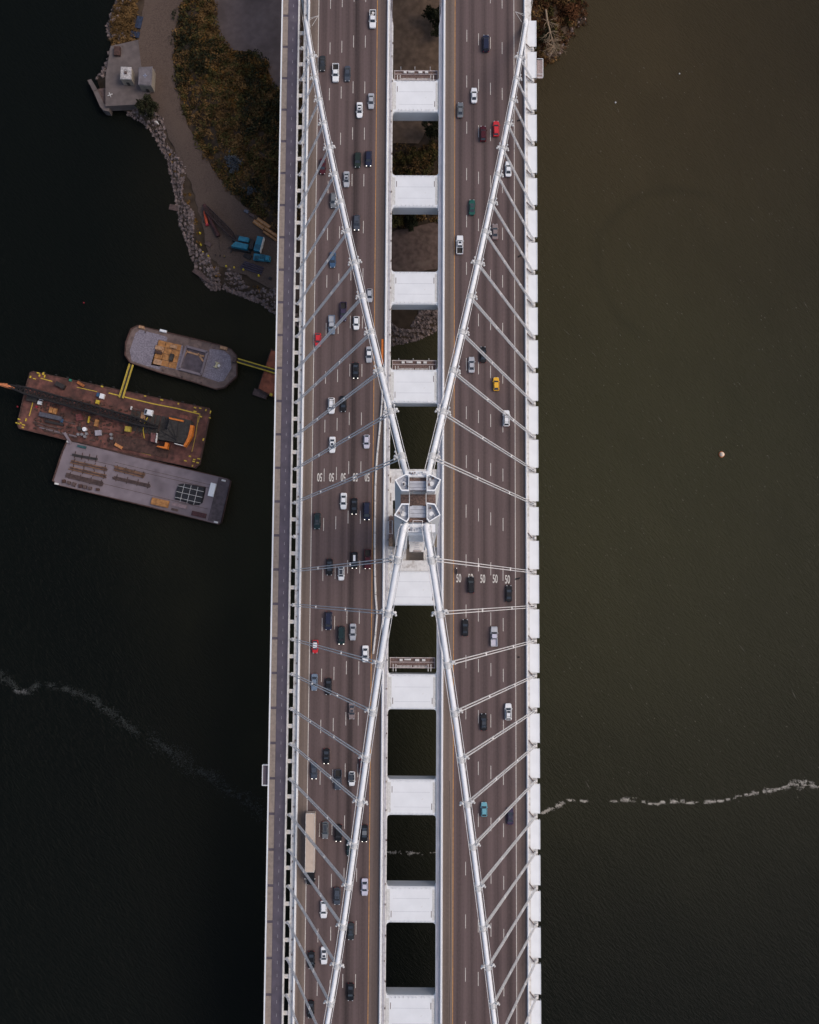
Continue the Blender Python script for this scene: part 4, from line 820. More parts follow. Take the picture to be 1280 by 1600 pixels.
mk('frame', MB().tube([(0,-.72,.32),(0,-.2,.5),(0,.3,.55),(0,.62,.75),(0,.72,.32)], .06, 6), BLACK, mc)
mk('fuel_tank', MB().sphere((0,.22,.78), (.16,.16,.15), 8), paint('maroon', PC['maroon']), mc); mk('seat', MB().box(-.13,.13,-.65,.05,.68,.78), BLACK, mc)
mk('handlebar', MB().tube([(-.38,.45,1.0),(0,.55,.98),(.38,.45,1.0)], .025, 5), CHROME, mc); mk('headlight', MB().sphere((0,.75,.85), .1, 8), LAMP, mc)
person((12.54,6.30), .05, 'rider in dark clothes and a dark helmet sitting on the motorcycle', 'ride', ((.03,.028,.035),(.02,.02,.025)), DZ+.012)
# ---------------------------------------------------------------- barges
RUST = mat('rust_red_deck', (.125,.050,.040), .85, var=.45, scale=.5, dirt=(.032,.02,.018), dscale=.22, damt=.9, world=True)
RUSTD = mat('dark_rust_hull', (.06,.03,.024), .85, var=.4, scale=.8)
GREYD = mat('grey_steel_deck', (.185,.152,.170), .8, var=.12, scale=.4, dirt=(.10,.08,.09), dscale=.2, damt=.6, world=True)
GREYD2 = mat('blue_grey_gravelled_deck', (.19,.168,.20), .85, var=.3, scale=2.2, dirt=(.11,.095,.12), dscale=.4, damt=.5, world=True)
DKDECK = mat('dark_grey_deck_end', (.07,.055,.062), .85, var=.25, scale=.8, dirt=(.15,.13,.14), dscale=.6, damt=.25, world=True)
WOOD = mat('orange_timber', (.33,.155,.055), .85, var=.3, scale=1.0, world=True); WOOD2 = mat('pale_timber', (.36,.21,.12), .85, var=.25, scale=1.5)
HOLD = mat('dark_hold_floor', (.085,.068,.082), .85, var=.25, scale=.6, dirt=(.13,.115,.13), dscale=.4, damt=.4, world=True)
BOOMK = mat('black_lattice_steel', (.022,.018,.018), .7, var=.3); MATS = mat('charcoal_timber_mats', (.040,.036,.034), .9, var=.3, scale=1, dirt=(.02,.018,.017), dscale=.5, damt=.5, world=True)
PIPEB = mat('rusty_brown_pipe', (.085,.055,.05), .8, var=.3, scale=1.2); WHT = paint('white', PC['white'])
TAILT = mat('teal_paint', (.015,.16,.24), .5, var=.2, scale=1.5, dirt=(.01,.06,.09), dscale=.8, damt=.4)
def rel(poly, o): return [(p[0]-o[0], p[1]-o[1]) for p in poly]
def inset(poly, d):
    cx_ = sum(p[0] for p in poly)/len(poly); cy_ = sum(p[1] for p in poly)/len(poly)
    out = []
    for p in poly:
        v = Vector((p[0]-cx_, p[1]-cy_)); out.append((p[0]-v.x/v.length*d, p[1]-v.y/v.length*d))
    return out
def barge(label, poly, dz, deckm, hullm, tyres=()):
    o_ = (sum(p[0] for p in poly)/len(poly), sum(p[1] for p in poly)/len(poly)); q = rel(poly, o_)
    t = thing('barge', label, 'barge', (*o_, 0), 0, 'barges moored beside the bridge')
    mk('hull', MB().prism(inset(q, .8), -1.0, dz-.01, q), hullm, t); mk('deck', MB().prism(inset(q,.25), dz-.02, dz+.03), deckm, t)
    m_ = MB(); n = len(q); inn = inset(q, .45)
    vs = [(*p, z) for z in (dz-.05, dz+.3) for p in q]+[(*p, z) for z in (dz-.05, dz+.3) for p in inn]; fs = []
    for i in range(n):
        j = (i+1) % n; fs += [(i,j,n+j,n+i),(2*n+j,2*n+i,3*n+i,3*n+j),(n+i,n+j,3*n+j,3*n+i)]
    m_.add(vs, fs); mk('gunwale', m_, hullm, t); return t, o_
BA = math.radians(-12.6)
A_, ao = barge('grey barge with rounded ends, an orange timber hatch and an open hold', [(-99.34,90.94),(-96.92,92.31),(-86.34,89.86),(-76.68,87.64),(-67.70,85.41),(-63.88,84.07),(-61.82,81.59),(-61.67,74.36),(-65.81,70.28),(-68.90,69.59),(-77.42,72.24),(-88.63,75.35),(-99.20,78.91),(-101.07,81.62),(-100.98,86.15)], 3, mat('brown_grey_rim', (.135,.095,.085), .85, var=.3, scale=.8, dirt=(.08,.055,.05), dscale=.4, damt=.6, world=True), RUSTD)
fpoly = rel([(-97.50,89.35),(-95.98,90.72),(-86.75,88.27),(-86.29,87.82),(-88.66,76.47),(-93.15,77.81),(-98.55,79.59),(-99.33,83.21)], ao); mk('deck_panel', MB().prism(fpoly, 3.03, 3.12), GREYD2, A_)
mk('deck_panel', MB().prism(rel([(-71.46,84.03),(-66.54,83.38),(-64.27,81.58),(-63.74,77.28),(-66.31,72.75),(-68.08,72.29),(-73.91,74.29)], ao), 3.03, 3.12), GREYD2, A_)
mk('deck_panel', MB().prism(rel([(-89.40,87.12),(-80.86,85.12),(-81.52,76.29),(-91.83,78.27)], ao), 3.03, 3.12), GREYD2, A_)
hp = rel([(-89.29,87.01),(-81.21,85.24),(-83.00,76.64),(-91.28,78.63)], ao)
def rows(poly, n, m_name, m, t, z0, z1, cols=1):
    a, b_, c, d = [Vector((*p, 0)) for p in poly]
    for i in range(n):
        for k in range(cols):
            f0, f1 = i/n+.01, (i+1)/n-.01; g0, g1 = k/cols+.008, (k+1)/cols-.008
            pt = lambda f, g: tuple(((a+(b_-a)*f)*(1-g)+(d+(c-d)*f)*g)[:2])
            mk(m_name, MB().prism([pt(f0,g0), pt(f1,g0), pt(f1,g1), pt(f0,g1)], z0, z1+R.uniform(0,.06)), m if R.random() < .8 else WOOD2, t)
rows(hp, 3, 'hatch_board', WOOD, A_, 3.12, 3.4, 4)
hld = rel([(-79.51,84.67),(-72.10,82.67),(-74.14,74.74),(-81.76,76.74)], ao); mk('hold_floor', MB().prism(hld, 3.12, 3.14), HOLD, A_)
inn = [Vector((*p,0)) for p in hld]
m_ = MB()
for i in range(4):
    a, b_ = inn[i], inn[(i+1)%4]; dv = (b_-a).normalized(); nv = Vector((-dv.y,dv.x,0))*.4
    m_.prism([tuple((a-nv)[:2]), tuple((b_-nv)[:2]), tuple((b_+nv)[:2]), tuple((a+nv)[:2])], 3.1, 4.0)
mk('hold_coaming', m_, GREYD, A_)
def item(name, label, cat, px, L_, W_, H_, m, z, ang=BA, group=None, off=0):
    o = mk(name, MB().box(-L_/2,L_/2,-W_/2,W_/2,0,H_).box(-L_/2+.08,L_/2-.08,-W_/2+.08,W_/2-.08,H_,H_+.06), m, None, loc=(*px, z), rz=ang+off)
    return tag(o, label, cat, group)
item('timber_plank', 'bent orange plank in the open hold of the rounded grey barge, long piece', 'plank', (-76.77,82.19), 7, .6, .3, WOOD2, 3.14, BA-.05)
item('timber_plank', 'short slanting orange plank at the right end of the open hold', 'plank', (-74.51,80.85), 3.4, .6, .3, WOOD2, 3.14, BA-.75)
item('timber_plank', 'short plank standing along the left edge of the open hold', 'plank', (-79.89,82.18), 2.6, .6, .3, WOOD2, 3.14, BA+1.35)
item('crate', 'orange crate on the upper left rim of the rounded grey barge', 'crate', (-95.33,91.41), 1.9, 1.0, .8, WOOD2, 3.05)
item('crate', 'orange crate on the upper right rim of the rounded grey barge', 'crate', (-66.56,84.17), 2.4, 1.1, .8, WOOD2, 3.05)
item('white_box', 'long pale box on the upper rim of the rounded grey barge', 'box', (-87.69,90.08), 2.4, .8, .9, WHT, 3.05)
item('crate', 'pale timber crate at the upper left of the orange hatch', 'crate', (-88.96,84.04), 2.6, 1.4, .6, WOOD2, 3.45)
item('crate', 'pale timber crate at the upper right of the orange hatch', 'crate', (-83.85,84.52), 2.4, 1.2, .6, WOOD2, 3.45)
item('crate', 'pale timber pallet at the lower left corner of the orange hatch', 'crate', (-89.27,79.06), 2.8, 1.8, .4, WOOD2, 3.45)
item('generator', 'dark grey generator on the right part of the orange hatch', 'generator', (-84.41,80.67), 1.2, 2.4, 1.2, MATS, 3.45)
item('generator', 'dark flat machine in the middle left of the orange hatch', 'generator', (-89.14,82.46), 2.4, 1.0, .8, RUSTD, 3.45)
w_ = thing('winch', 'pale yellow deck winch on the right end of the rounded grey barge', 'winch', (*(-68.88,78.16), 3.12), BA+1.45)
cream = mat('cream_paint', (.45,.40,.26), .6, var=.2)
mk('winch_drum', MB().tube([(-.7,0,.6),(.7,0,.6)], .45, 10), cream, w_); [mk('winch_frame', MB().box(q_,q_+.3,-.7,.7,0,1.0), cream, w_) for q_ in (-1.0,.7)]; mk('winch_motor', MB().box(-.4,.5,-1.2,-.5,0,.8), WHITE2, w_)
m_ = MB(); m_.box(-.6,.6,-.9,.9,0,1.2); bo = mk('bow_bracket', m_, PIPEB, A_, loc=(*rel([(-62.68,80.00)], ao)[0], 3.05), rz=BA)
for p_ in [(-87.54,76.25),(-80.80,74.03),(-74.08,72.04),(-93.94,89.82),(-77.79,87.41),(-71.06,85.85)]: mk('bollard', MB().tube([(*rel([p_],ao)[0],3),(*rel([p_],ao)[0],3.7)], .25, 8), PIPEB, A_)
def gangway(label, a, b_, za, zb):
    L_ = math.hypot(b_[0]-a[0], b_[1]-a[1]); an = math.atan2(b_[1]-a[1], b_[0]-a[0]); t = thing('gangway', label, 'gangway', (*a, za), an)
    sl = (zb-za)/L_
    mk('gangway_floor', MB().add([(0,-.6,0),(L_,-.6,zb-za),(L_,.6,zb-za),(0,.6,0),(0,-.6,-.12),(L_,-.6,zb-za-.12),(L_,.6,zb-za-.12),(0,.6,-.12)], [(0,1,2,3),(7,6,5,4),(0,4,5,1),(2,6,7,3),(1,5,6,2),(3,7,4,0)]), MATS, t)
    for s_ in (-1,1): 
        m_ = MB(); m_.tube([(0,s_*.62,1.0),(L_,s_*.62,1.0+zb-za)], .14, 5); m_.tube([(0,s_*.62,.05),(L_,s_*.62,.05+zb-za)], .14, 5)
        for k in range(int(L_/1.5)+1): m_.tube([(k*1.5,s_*.62,sl*k*1.5),(k*1.5,s_*.62,1.0+sl*k*1.5)], .06, 4)
        mk('gangway_rail', m_, YELLOW, t)
gangway('yellow railed gangway linking the rounded grey barge to the rust barge', (-98.45,78.18), (-101.66,66.45), 3.3, 3.3)
gangway('yellow railed gangway leading from the rounded barge towards the bridge', (-61.52,79.73), (-47.21,75.74), 3.6, 2.4)
pt_, po = barge('rust red pontoon half hidden under the bike path', [(-50.21,84.40),(-45.26,82.83),(-47.22,66.53),(-49.90,67.41),(-54.63,70.10),(-51.06,81.89)], 2, mat('bright_rust_deck', (.24,.075,.04), .85, var=.35, scale=.6, dirt=(.1,.04,.03), dscale=.3, damt=.6, world=True), RUSTD)
item('float_box', 'grey brown float box at the corner of the rust red pontoon', 'float', (-53.95,68.69), 5.0, 2.3, 1.4, PIPEB, -.2, -.33)
item('float_box', 'yellow bollard box at the end of the rust red pontoon', 'box', (-49.92,68.09), .9, 1.0, .8, YELLOW, 2.05)
# crane barge
B_, bo = barge('long rust red barge carrying a big crane', [(-132.76,75.79),(-110.76,71.17),(-88.38,66.56),(-70.97,63.06),(-70.51,61.94),(-73.84,43.61),(-75.34,42.04),(-98.90,46.80),(-121.20,51.81),(-136.87,55.53),(-137.60,57.09),(-135.22,70.14),(-133.86,75.34)], 3, RUST, RUSTD)
def bx(px): return rel([px], bo)[0]
m_ = MB()
for a, b_ in (((166,614),(312,647)), ((166,616),(200,623)), ((68,592),(80,595)), ((47,646),(52,625)), ((203,702),(235,711)), ((296,690),(308,650)), ((58,586),(64,588)), ((118,604),(160,613))):
    pass
def stripe(pts, wd=.28):
    for a, b_ in zip(pts, pts[1:]):
        L_ = math.hypot(b_[0]-a[0], b_[1]-a[1]); an = math.atan2(b_[1]-a[1], b_[0]-a[0]); c = ((a[0]+b_[0])/2, (a[1]+b_[1])/2)
        mk('yellow_stripe', MB().rbox((0,0), L_, wd, 0, .02, 0), YELLOW, B_, loc=(*bx(c), 3.035), rz=an)
stripe([(-106.22,68.26),(-98.15,66.28),(-90.55,64.52),(-82.51,62.99),(-74.48,61.02)], .34); stripe([(-133.49,60.03),(-132.73,63.40),(-132.18,66.32)]); stripe([(-129.99,73.32),(-125.94,72.22)]); stripe([(-97.84,48.37),(-90.93,46.63)]); stripe([(-74.90,60.34),(-75.63,53.63),(-76.81,47.82)], .14); stripe([(-74.85,58.10),(-74.26,61.24)], .14)
stripe([(-117.41,70.23),(-110.24,68.69)], .2)
for px_ in [(-130.87,75.08),(-133.50,73.71),(-132.13,73.04),(-129.08,74.86),(-128.60,73.96),(-130.39,74.18),(-136.92,58.85),(-137.08,57.28),(-135.29,56.84),(-134.47,58.64),(-135.47,55.95),(-136.20,57.51),(-137.53,57.50),(-74.26,63.00),(-72.25,62.34),(-70.68,61.67),(-70.85,59.66),(-76.01,61.87),(-73.97,60.09),(-77.39,46.23),(-75.82,45.12),(-74.28,45.36),(-74.68,44.02),(-76.42,42.90),(-78.90,44.66),(-76.02,44.46),(-93.46,67.16),(-87.65,65.85),(-81.84,64.53),(-76.04,63.21),(-108.45,70.46),(-72.89,52.05)]:
    mk('bitt', MB().rbox((0,0), R.uniform(.5,1.0), R.uniform(.3,.5), 0, .5, 0), YELLOW, B_, loc=(*bx(px_), 3.03), rz=BA+R.choice((0,1.57,0)))
tyre = MB().tube([(0,-.15,0),(0,.15,0)], .5, 10).mesh('fender', BLACK)
for k in range(16):
    p_ = (52+276*k/15., 578.5+59*k/15.)
FEND = [(-129.12,75.59),(-125.07,74.70),(-121.01,73.82),(-116.96,72.94),(-112.91,72.28),(-108.87,71.39),(-104.82,70.51),(-100.78,69.63),(-96.73,68.75),(-92.70,68.09),(-88.66,67.21),(-84.63,66.33),(-80.60,65.45),(-76.56,64.57)]
for p_ in FEND: link('fender', tyre, B_, (*bx(p_), 2.2), BA)
# crane: charcoal mats, house, orange counterweights, boom lying along the barge
mats_ = [(-97.82,62.46),(-80.41,58.74),(-75.95,57.87),(-77.34,51.38),(-88.00,52.66),(-99.13,54.39)]
rows(rel([(-98.04,62.46),(-84.20,59.62),(-85.35,52.68),(-99.38,55.28)], bo), 8, 'timber_mat', MATS, B_, 3.05, 3.3, 2)
CRN = thing('barge_crane', 'large crane with orange counterweight and long black lattice boom on the rust barge', 'crane', (*(-82.97,56.10), 3.05), 0)
co = (-82.97,56.10)
def cr_(pts): return rel(pts, co)
mk('crane_house', MB().prism(cr_([(-83.45,59.75),(-76.38,58.01),(-76.72,54.02),(-78.59,50.02),(-84.54,51.09),(-87.62,51.52),(-87.26,54.18),(-84.64,54.86)]), .5, 4.0), MATS, CRN)
mk('undercarriage', MB().prism(cr_([(-86.81,58.98),(-79.03,57.46),(-80.21,51.66),(-87.76,53.40)]), 0, .5), BOOMK, CRN)
mk('counterweight', MB().prism(cr_([(-76.44,56.39),(-75.45,56.18),(-75.80,52.75),(-76.84,50.76),(-78.11,48.77),(-78.66,49.21),(-77.31,52.08),(-76.72,54.51)]), 2.6, 4.8), ORANGE, CRN)
mk('counterweight', MB().prism(cr_([(-85.30,50.65),(-84.30,50.43),(-84.47,48.33),(-85.57,48.44),(-88.22,49.08),(-88.01,49.42),(-85.58,49.10)]), 1.0, 3.2), ORANGE, CRN)
mk('side_beam', MB().prism(cr_([(-83.88,59.08),(-82.55,58.75),(-78.79,57.99),(-78.89,57.44),(-83.86,58.52)]), 3.9, 4.5), ORANGE, CRN)
mk('rust_panel', MB().prism(cr_([(-80.66,60.57),(-78.44,60.14),(-76.83,57.91),(-82.16,58.78)]), .1, 1.4), mat('faded_red_panel', (.17,.06,.045), .8, var=.3), CRN)
mk('house_rail', MB().prism(cr_([(-81.89,50.22),(-78.58,49.36),(-78.57,49.09),(-81.88,49.94)]), 3.9, 4.3), WHITE2, CRN)
mk('cab', MB().prism(cr_([(-90.11,53.94),(-87.90,53.51),(-88.25,50.41),(-90.24,50.84)]), .8, 3.6), mat('dull_red_cab', (.15,.06,.055), .6, var=.3), CRN)
mk('cab_window', MB().prism(cr_([(-88.01,53.57),(-87.63,53.46),(-87.98,50.26),(-88.34,50.37)]), 3.6, 4.4), WHITE2, CRN)
m_ = MB(); pk = Vector((*cr_([(-80.99,51.24)])[0], 4.6))
for q in [(-83.40,57.53),(-80.77,57.98),(-87.72,55.06),(-84.67,55.74)]: m_.tube([(*cr_([q])[0], 4.1), pk], .12, 5)
mk('gantry_leg', m_, BOOMK, CRN)
b0 = Vector((*cr_([(-88.19,55.95)])[0], 2.4)); b1 = Vector((*cr_([(-139.54,69.70)])[0], 4.2))
def lattice(a, c, wd, n, r, taper=True):
    m_ = MB(); ax = (c-a).normalized(); sd_ = ax.cross(Vector((0,0,1))).normalized(); upv = sd_.cross(ax); L_ = (c-a).length; rings = []
    for i in range(n+1):
        f = i/n; k = min(1, .25+f*6, .25+(1-f)*6) if taper else 1
        rings.append([a+ax*L_*f+sd_*wd*k*x+upv*wd*k*y for x, y in ((-.5,-.5),(.5,-.5),(.5,.5),(-.5,.5))])
    for k in range(4): m_.tube([r_[k] for r_ in rings], r, 4)
    for i in range(n):
        for k in range(4):
            m_.tube([rings[i][k], rings[i+1][(k+1)%4]], r*.6, 3, False); m_.tube([rings[i][k], rings[i][(k+1)%4]], r*.6, 3, False)
    return m_
mk('boom', lattice(b0, b1, 2.3, 34, .27), BOOMK, CRN)
mk('boom_tip', MB().tube([b1+Vector((2.2,-.9,0)), b1+Vector((-.6,.1,0)), b1+Vector((-5,.9,0))], [.5,.75,.3], 6), mat('faded_orange', (.50,.17,.07), .7, var=.3), CRN)
m_ = MB()
for dx in (-.5,.5): m_.tube([pk+Vector((0,dx,0)), b1+Vector((3,dx,.8))], .06, 4)
mk('pendant_rope', m_, BOOMK, CRN)
DIT = [('deck_hopper','black steel hopper at the left end of the rust barge','hopper',(51.5,622),3.6,2.6,1.4,MATS,0),
 ('white_box','upper white box beside the black hopper','box',(65,623.5),1.3,.7,1,WHT,0),('white_box','lower white box beside the black hopper','box',(62.5,629.5),1.4,1.2,1,WHT,0),
 ('fuel_can','red can below the two white boxes','can',(57,635.5),.7,.6,.6,paint('crimson',PC['crimson']),0),
 ('crate','pair of yellow timber crates left of centre on the rust barge, left one','crate',(80,641),1.2,1.9,.9,WOOD,0),('crate','pair of yellow timber crates left of centre on the rust barge, right one','crate',(86,642.5),1.2,1.9,.9,WOOD,0),
 ('steel_container','long blue grey steel container on the rust barge','container',(80,651),8.0,1.5,1.4,mat('blue_grey_container',(.065,.065,.085),.7,var=.25),0),
 ('blue_box','small blue box at the end of the blue grey container','box',(97,657.5),.8,1.2,1,paint('blue',PC['blue']),0),
 ('generator','black generator near the upper edge of the rust barge','generator',(95,602.5),3.4,1.6,1.5,BOOMK,-.25),
 ('teal_box','teal green box on the upper edge of the rust barge','box',(110,594),.9,.8,.7,mat('sea_green_paint',(.02,.17,.12),.5,var=.2),0),
 ('orange_bundle','orange bundle on the upper edge of the rust barge beside the teal box','bundle',(126,600),2.6,1.0,.8,mat('rust_orange',(.30,.10,.03),.8,var=.3),-.35),
 ('pump_unit','white pump unit with blue end on the rust barge deck','pump',(160,619.5),1.5,1.7,1.2,WHT,0),('pump_unit','blue housing on the left of the white pump unit','pump',(154,617),.9,1.4,1.2,paint('blue',PC['blue']),0),
 ('crate','yellow crate just below the white pump unit','crate',(152.5,628),1.2,1.3,.8,YELLOW,0),('crate','ochre crate in the middle of the rust barge deck','crate',(151,661),1.2,2.4,1.0,WOOD,0),
 ('yellow_post','yellow steel post left of the ochre crate','post',(139,656),.4,2.2,1,YELLOW,.1),
 ('container_lid','pale lilac tank lid below the ochre crate','tank',(154,676.5),2.2,1.8,1.0,mat('pale_lilac',(.30,.28,.32),.6,var=.2),.3),
 ('yellow_tank','yellow tank on the charcoal mats','tank',(201,671),2.0,1.8,1.4,mat('dull_yellow',(.36,.27,.04),.6,var=.2),.1),
 ('orange_float','orange float at the left end of the dark deck opening','float',(185.5,697),2.9,1.0,.8,mat('float_orange',(.48,.20,.07),.6,var=.2),-.3),
 ('rust_trough','dark rust trough opening below the crane','trough',(222,697),19,4.6,.35,RUSTD,.01),
 ('tool_rack','dark tool rack below the long container','rack',(85,661),6.5,.8,.8,BOOMK,0),
 ('cable_reel','dark red cable reel in the middle of the rust barge','reel',(124,652),2.2,2.2,.7,mat('dark_red_reel',(.12,.035,.035),.8,var=.4),.4)]
for n_, lab, cat, px_, L_, W_, H_, m, off in [(a[0],a[1],a[2],None,a[4],a[5],a[6],a[7],a[8]) for a in DIT]: pass
DPOS = [(-132.27,66.20),(-129.26,65.88),(-129.76,64.53),(-130.93,63.18),(-125.79,61.97),(-124.44,61.64),(-125.70,59.73),(-121.88,58.30),(-122.77,70.64),(-119.51,72.57),(-115.90,71.24),(-108.21,66.89),(-109.56,67.45),(-109.81,64.97),(-109.90,57.58),(-112.59,58.69),(-109.12,54.12),(-98.76,55.41),(-102.01,49.59),(-93.95,49.64),(-124.51,57.50),(-115.95,59.56)]
for a, p_ in zip(DIT, DPOS): item(a[0], a[1], a[2], p_, a[4], a[5], a[6], a[7], 3.05 if a[0] != 'yellow_tank' else 3.38, BA, None, a[8])
DRUM = [(-113.89,55.37),(-116.04,53.57),(-114.72,53.58),(-113.70,52.81),(-113.18,53.81),(-104.67,53.64),(-104.51,52.30),(-115.67,55.58)]
DL = ['large white topped drum on the rust barge','small grey drum left in the drum cluster','small grey drum in the middle of the drum cluster','small grey drum lowest in the drum cluster','small grey drum right in the drum cluster','grey drum beside the dark deck opening, upper','grey drum beside the dark deck opening, lower','dark drum left of the large white topped drum']
for i, p_ in enumerate(DRUM):
    r_ = .75 if i in (0,) else (.7 if i == 7 else .5)
    o = mk('steel_drum', MB().tube([(0,0,0),(0,0,1.1),(0,0,1.12)], [r_,r_,r_*.9], 14), WHT if i == 0 else (MATS if i == 7 else mat('grey_drum',(.2,.19,.2),.6,var=.2)), None, loc=(*p_, 3.05)); tag(o, DL[i], 'drum', 'drums on the rust barge')
for i, (a, b_) in enumerate(zip([(-131.74,57.96),(-131.03,56.85),(-129.67,55.96),(-127.86,55.08),(-122.67,58.69)], [(-122.34,55.55),(-122.97,54.66),(-116.71,52.90),(-116.69,52.46),(-117.30,57.15)])):
    L_ = math.hypot(b_[0]-a[0], b_[1]-a[1]); o = mk('steel_pipe', MB().tube([(-L_/2,0,.25),(L_/2,0,.25)], .22, 8), GREYD if i == 2 else PIPEB, None, loc=((a[0]+b_[0])/2,(a[1]+b_[1])/2,3.05), rz=math.atan2(b_[1]-a[1],b_[0]-a[0]))
    tag(o, ['long brown pipe along the lower left deck of the rust barge','brown pipe below the tool rack on the rust barge','pale pipe near the lower edge of the rust barge','lowest brown pipe on the rust barge','brown pipe beside the yellow dot right of the blue box'][i], 'pipe')
sv = thing('skid_loader', 'white utility vehicle with a long arm parked beside the charcoal mats', 'vehicle', (*(-91.74,61.19), 3.05), BA)
mk('body', MB().box(-1.4,1.4,-1.0,1.0,.4,1.7).box(-.9,1.2,-.8,.8,1.7,2.2), WHT, sv); mk('cab_glass', MB().box(-1.1,-.4,-.75,.75,2.0,2.26), GLASS, sv); mk('arm', MB().box(-6.0,-1.4,.1,.35,1.3,1.6), PIPEB, sv); mk('bucket', MB().box(-6.5,-6.0,-.4,.8,.9,1.5), WHITE2, sv)
for a in (-.9,.9):
    for s_ in (-1,1): mk('wheel', MB().tube([(a,s_*.85,.4),(a,s_*1.05,.4)], .4, 10), BLACK, sv)
o = mk('yellow_hose', MB().tube([(*p_, 3.5) for p_ in [(-92.30,59.73),(-92.93,58.60),(-93.55,57.04),(-93.72,55.25),(-93.45,53.46),(-93.20,52.35)]], .16, 6), YELLOW, None); tag(o, 'curved yellow hose lying across the charcoal mats', 'hose')
for k in range(60):                                      # scattered gear too small to pick apart
    pass
m_ = MB()
for k in range(420):
    f, g = R.uniform(.04,.62), R.uniform(.2,.9); a = (-132+f*66, 73-f*13.6); p_ = (a[0]-g*3.4, a[1]-g*18.6)
    m_.rbox(p_, R.uniform(.2,1.3), R.uniform(.15,.6), 3.03, 3.2+R.random()*.5, BA+R.choice((0,1.57,.4)))
o = mk('deck_clutter', m_, mat('dark_clutter', (.055,.032,.026), .85, var=.6, scale=.9, world=True)); o['kind'] = 'stuff'
# deck barge
C_, co2 = barge('long lilac grey deck barge loaded with pipe racks', [(-120.09,51.59),(-118.53,51.38),(-92.22,45.28),(-64.01,38.56),(-62.89,37.68),(-65.88,23.30),(-66.96,22.64),(-91.74,28.66),(-122.85,36.00),(-124.67,37.55),(-121.72,47.79)], 3, GREYD, RUSTD)
mk('end_deck', MB().prism(rel([(-67.33,38.98),(-63.11,37.90),(-66.09,23.08),(-70.73,24.16)], co2), 3.035, 3.3), DKDECK, C_)
mk('deck_seam', MB().prism(rel([(-118.80,46.47),(-68.78,34.98),(-68.78,34.83),(-118.79,46.31)], co2), 3.035, 3.05), PIPEB, C_); mk('deck_seam', MB().prism(rel([(-107.42,36.76),(-70.82,28.12),(-70.82,27.97),(-107.42,36.60)], co2), 3.035, 3.05), PIPEB, C_); mk('deck_seam', MB().prism(rel([(-103.24,44.11),(-67.70,35.88),(-67.70,35.74),(-103.23,43.98)], co2), 3.035, 3.05), PIPEB, C_)
for p_ in [(-119.40,51.04),(-65.54,37.88),(-67.86,23.51),(-123.08,36.45)]: mk('corner_fitting', MB().rbox((0,0),1.4,.6,0,.35,0), WHITE2, C_, loc=(*rel([p_],co2)[0],3.3 if p_[0] > -80 else 3.03), rz=BA)
RK = [('upper dark pipe rack at the left of the lilac barge', (113,709.5), (154,717), 2, .3), ('second rusty pipe rack from the top on the lilac barge', (110,720), (169,733), 3, 1), ('third rusty pipe rack from the top on the lilac barge', (108,730), (168,744), 3, 1), ('lowest grey pipe rack at the left of the lilac barge', (103,741), (163,756), 4, .5), ('orange brown pipe rack in the upper middle of the lilac barge', (177,730), (228,743), 4, 1), ('thin rusty pipe rack in the lower middle of the lilac barge', (176,745), (237,759), 3, .8)]
RA = [(-118.04,46.77),(-118.62,44.43),(-118.99,42.20),(-120.00,39.75),(-103.75,42.29),(-103.87,38.96)]; RB = [(-108.92,45.15),(-105.50,41.61),(-105.64,39.17),(-106.66,36.51),(-92.41,39.47),(-90.33,35.94)]
RPIPE = mat('rusty_pipe', (.17,.092,.055), .85, var=.45, scale=.8)
for (lab, _, _, n_, rr_), a, b_ in zip(RK, RA, RB):
    L_ = math.hypot(b_[0]-a[0], b_[1]-a[1]); t = thing('pipe_rack', lab, 'pipe rack', ((a[0]+b_[0])/2,(a[1]+b_[1])/2,3.03), math.atan2(b_[1]-a[1],b_[0]-a[0]), 'pipe racks on the lilac grey barge')
    for k in range(n_): mk('pipe', MB().tube([(-L_/2+R.uniform(0,.6),(k-n_/2)*.42,.45),(L_/2-R.uniform(0,.6),(k-n_/2)*.42,.45)], .18, 6), RPIPE if rr_ == 1 and k != 1 else (PIPEB if rr_ > .4 else MATS), t)
    for k in range(4): mk('rack_bearer', MB().box(-L_*.4+k*L_*.27-.07,-L_*.4+k*L_*.27+.07,-1.25,1.15,0,.27), RUSTD, t)
tp = thing('tarpaulin', 'black tarpaulin bundle crossed by pale straps on the lilac barge', 'tarpaulin', (*(-76.99,33.12), 3.03), BA)
tq = rel([(-81.14,36.57),(-79.39,36.80),(-76.30,36.38),(-74.98,36.17),(-71.66,35.52),(-71.85,33.98),(-72.64,30.23),(-73.93,29.34),(-76.57,29.54),(-79.45,30.63),(-82.32,31.27),(-81.96,34.36)], (-76.99,33.12))
ca_, sa_ = math.cos(-BA), math.sin(-BA); tq = [(x*ca_-y*sa_, x*sa_+y*ca_) for x, y in tq]
mk('cover', MB().prism(tq, 0, 1.2, inset(tq,.5)), mat('black_tarpaulin', (.012,.012,.016), .6, var=.3, scale=1, bump=.6, bscale=1.2), tp)
for k in range(3): mk('strap', MB().box(-4.6,4.6,-2.2+k*2.0-.06,-2.2+k*2.0+.06,1.2,1.24), WHITE2, tp)
for k in range(3): mk('strap', MB().box(-2.5+k*2.4-.06,-2.5+k*2.4+.06,-3.3,3.0,1.25,1.29), WHITE2, tp)
item('white_box', 'pale white box beside the black tarpaulin on the lilac barge', 'box', (-69.33,34.60), 1.9, 4.6, 1.2, WHT, 3.03)
item('timber_stack', 'ochre timber stack on the lower edge of the lilac barge', 'timber', (-87.19,30.10), 6.0, 2.4, .9, WOOD, 3.03)
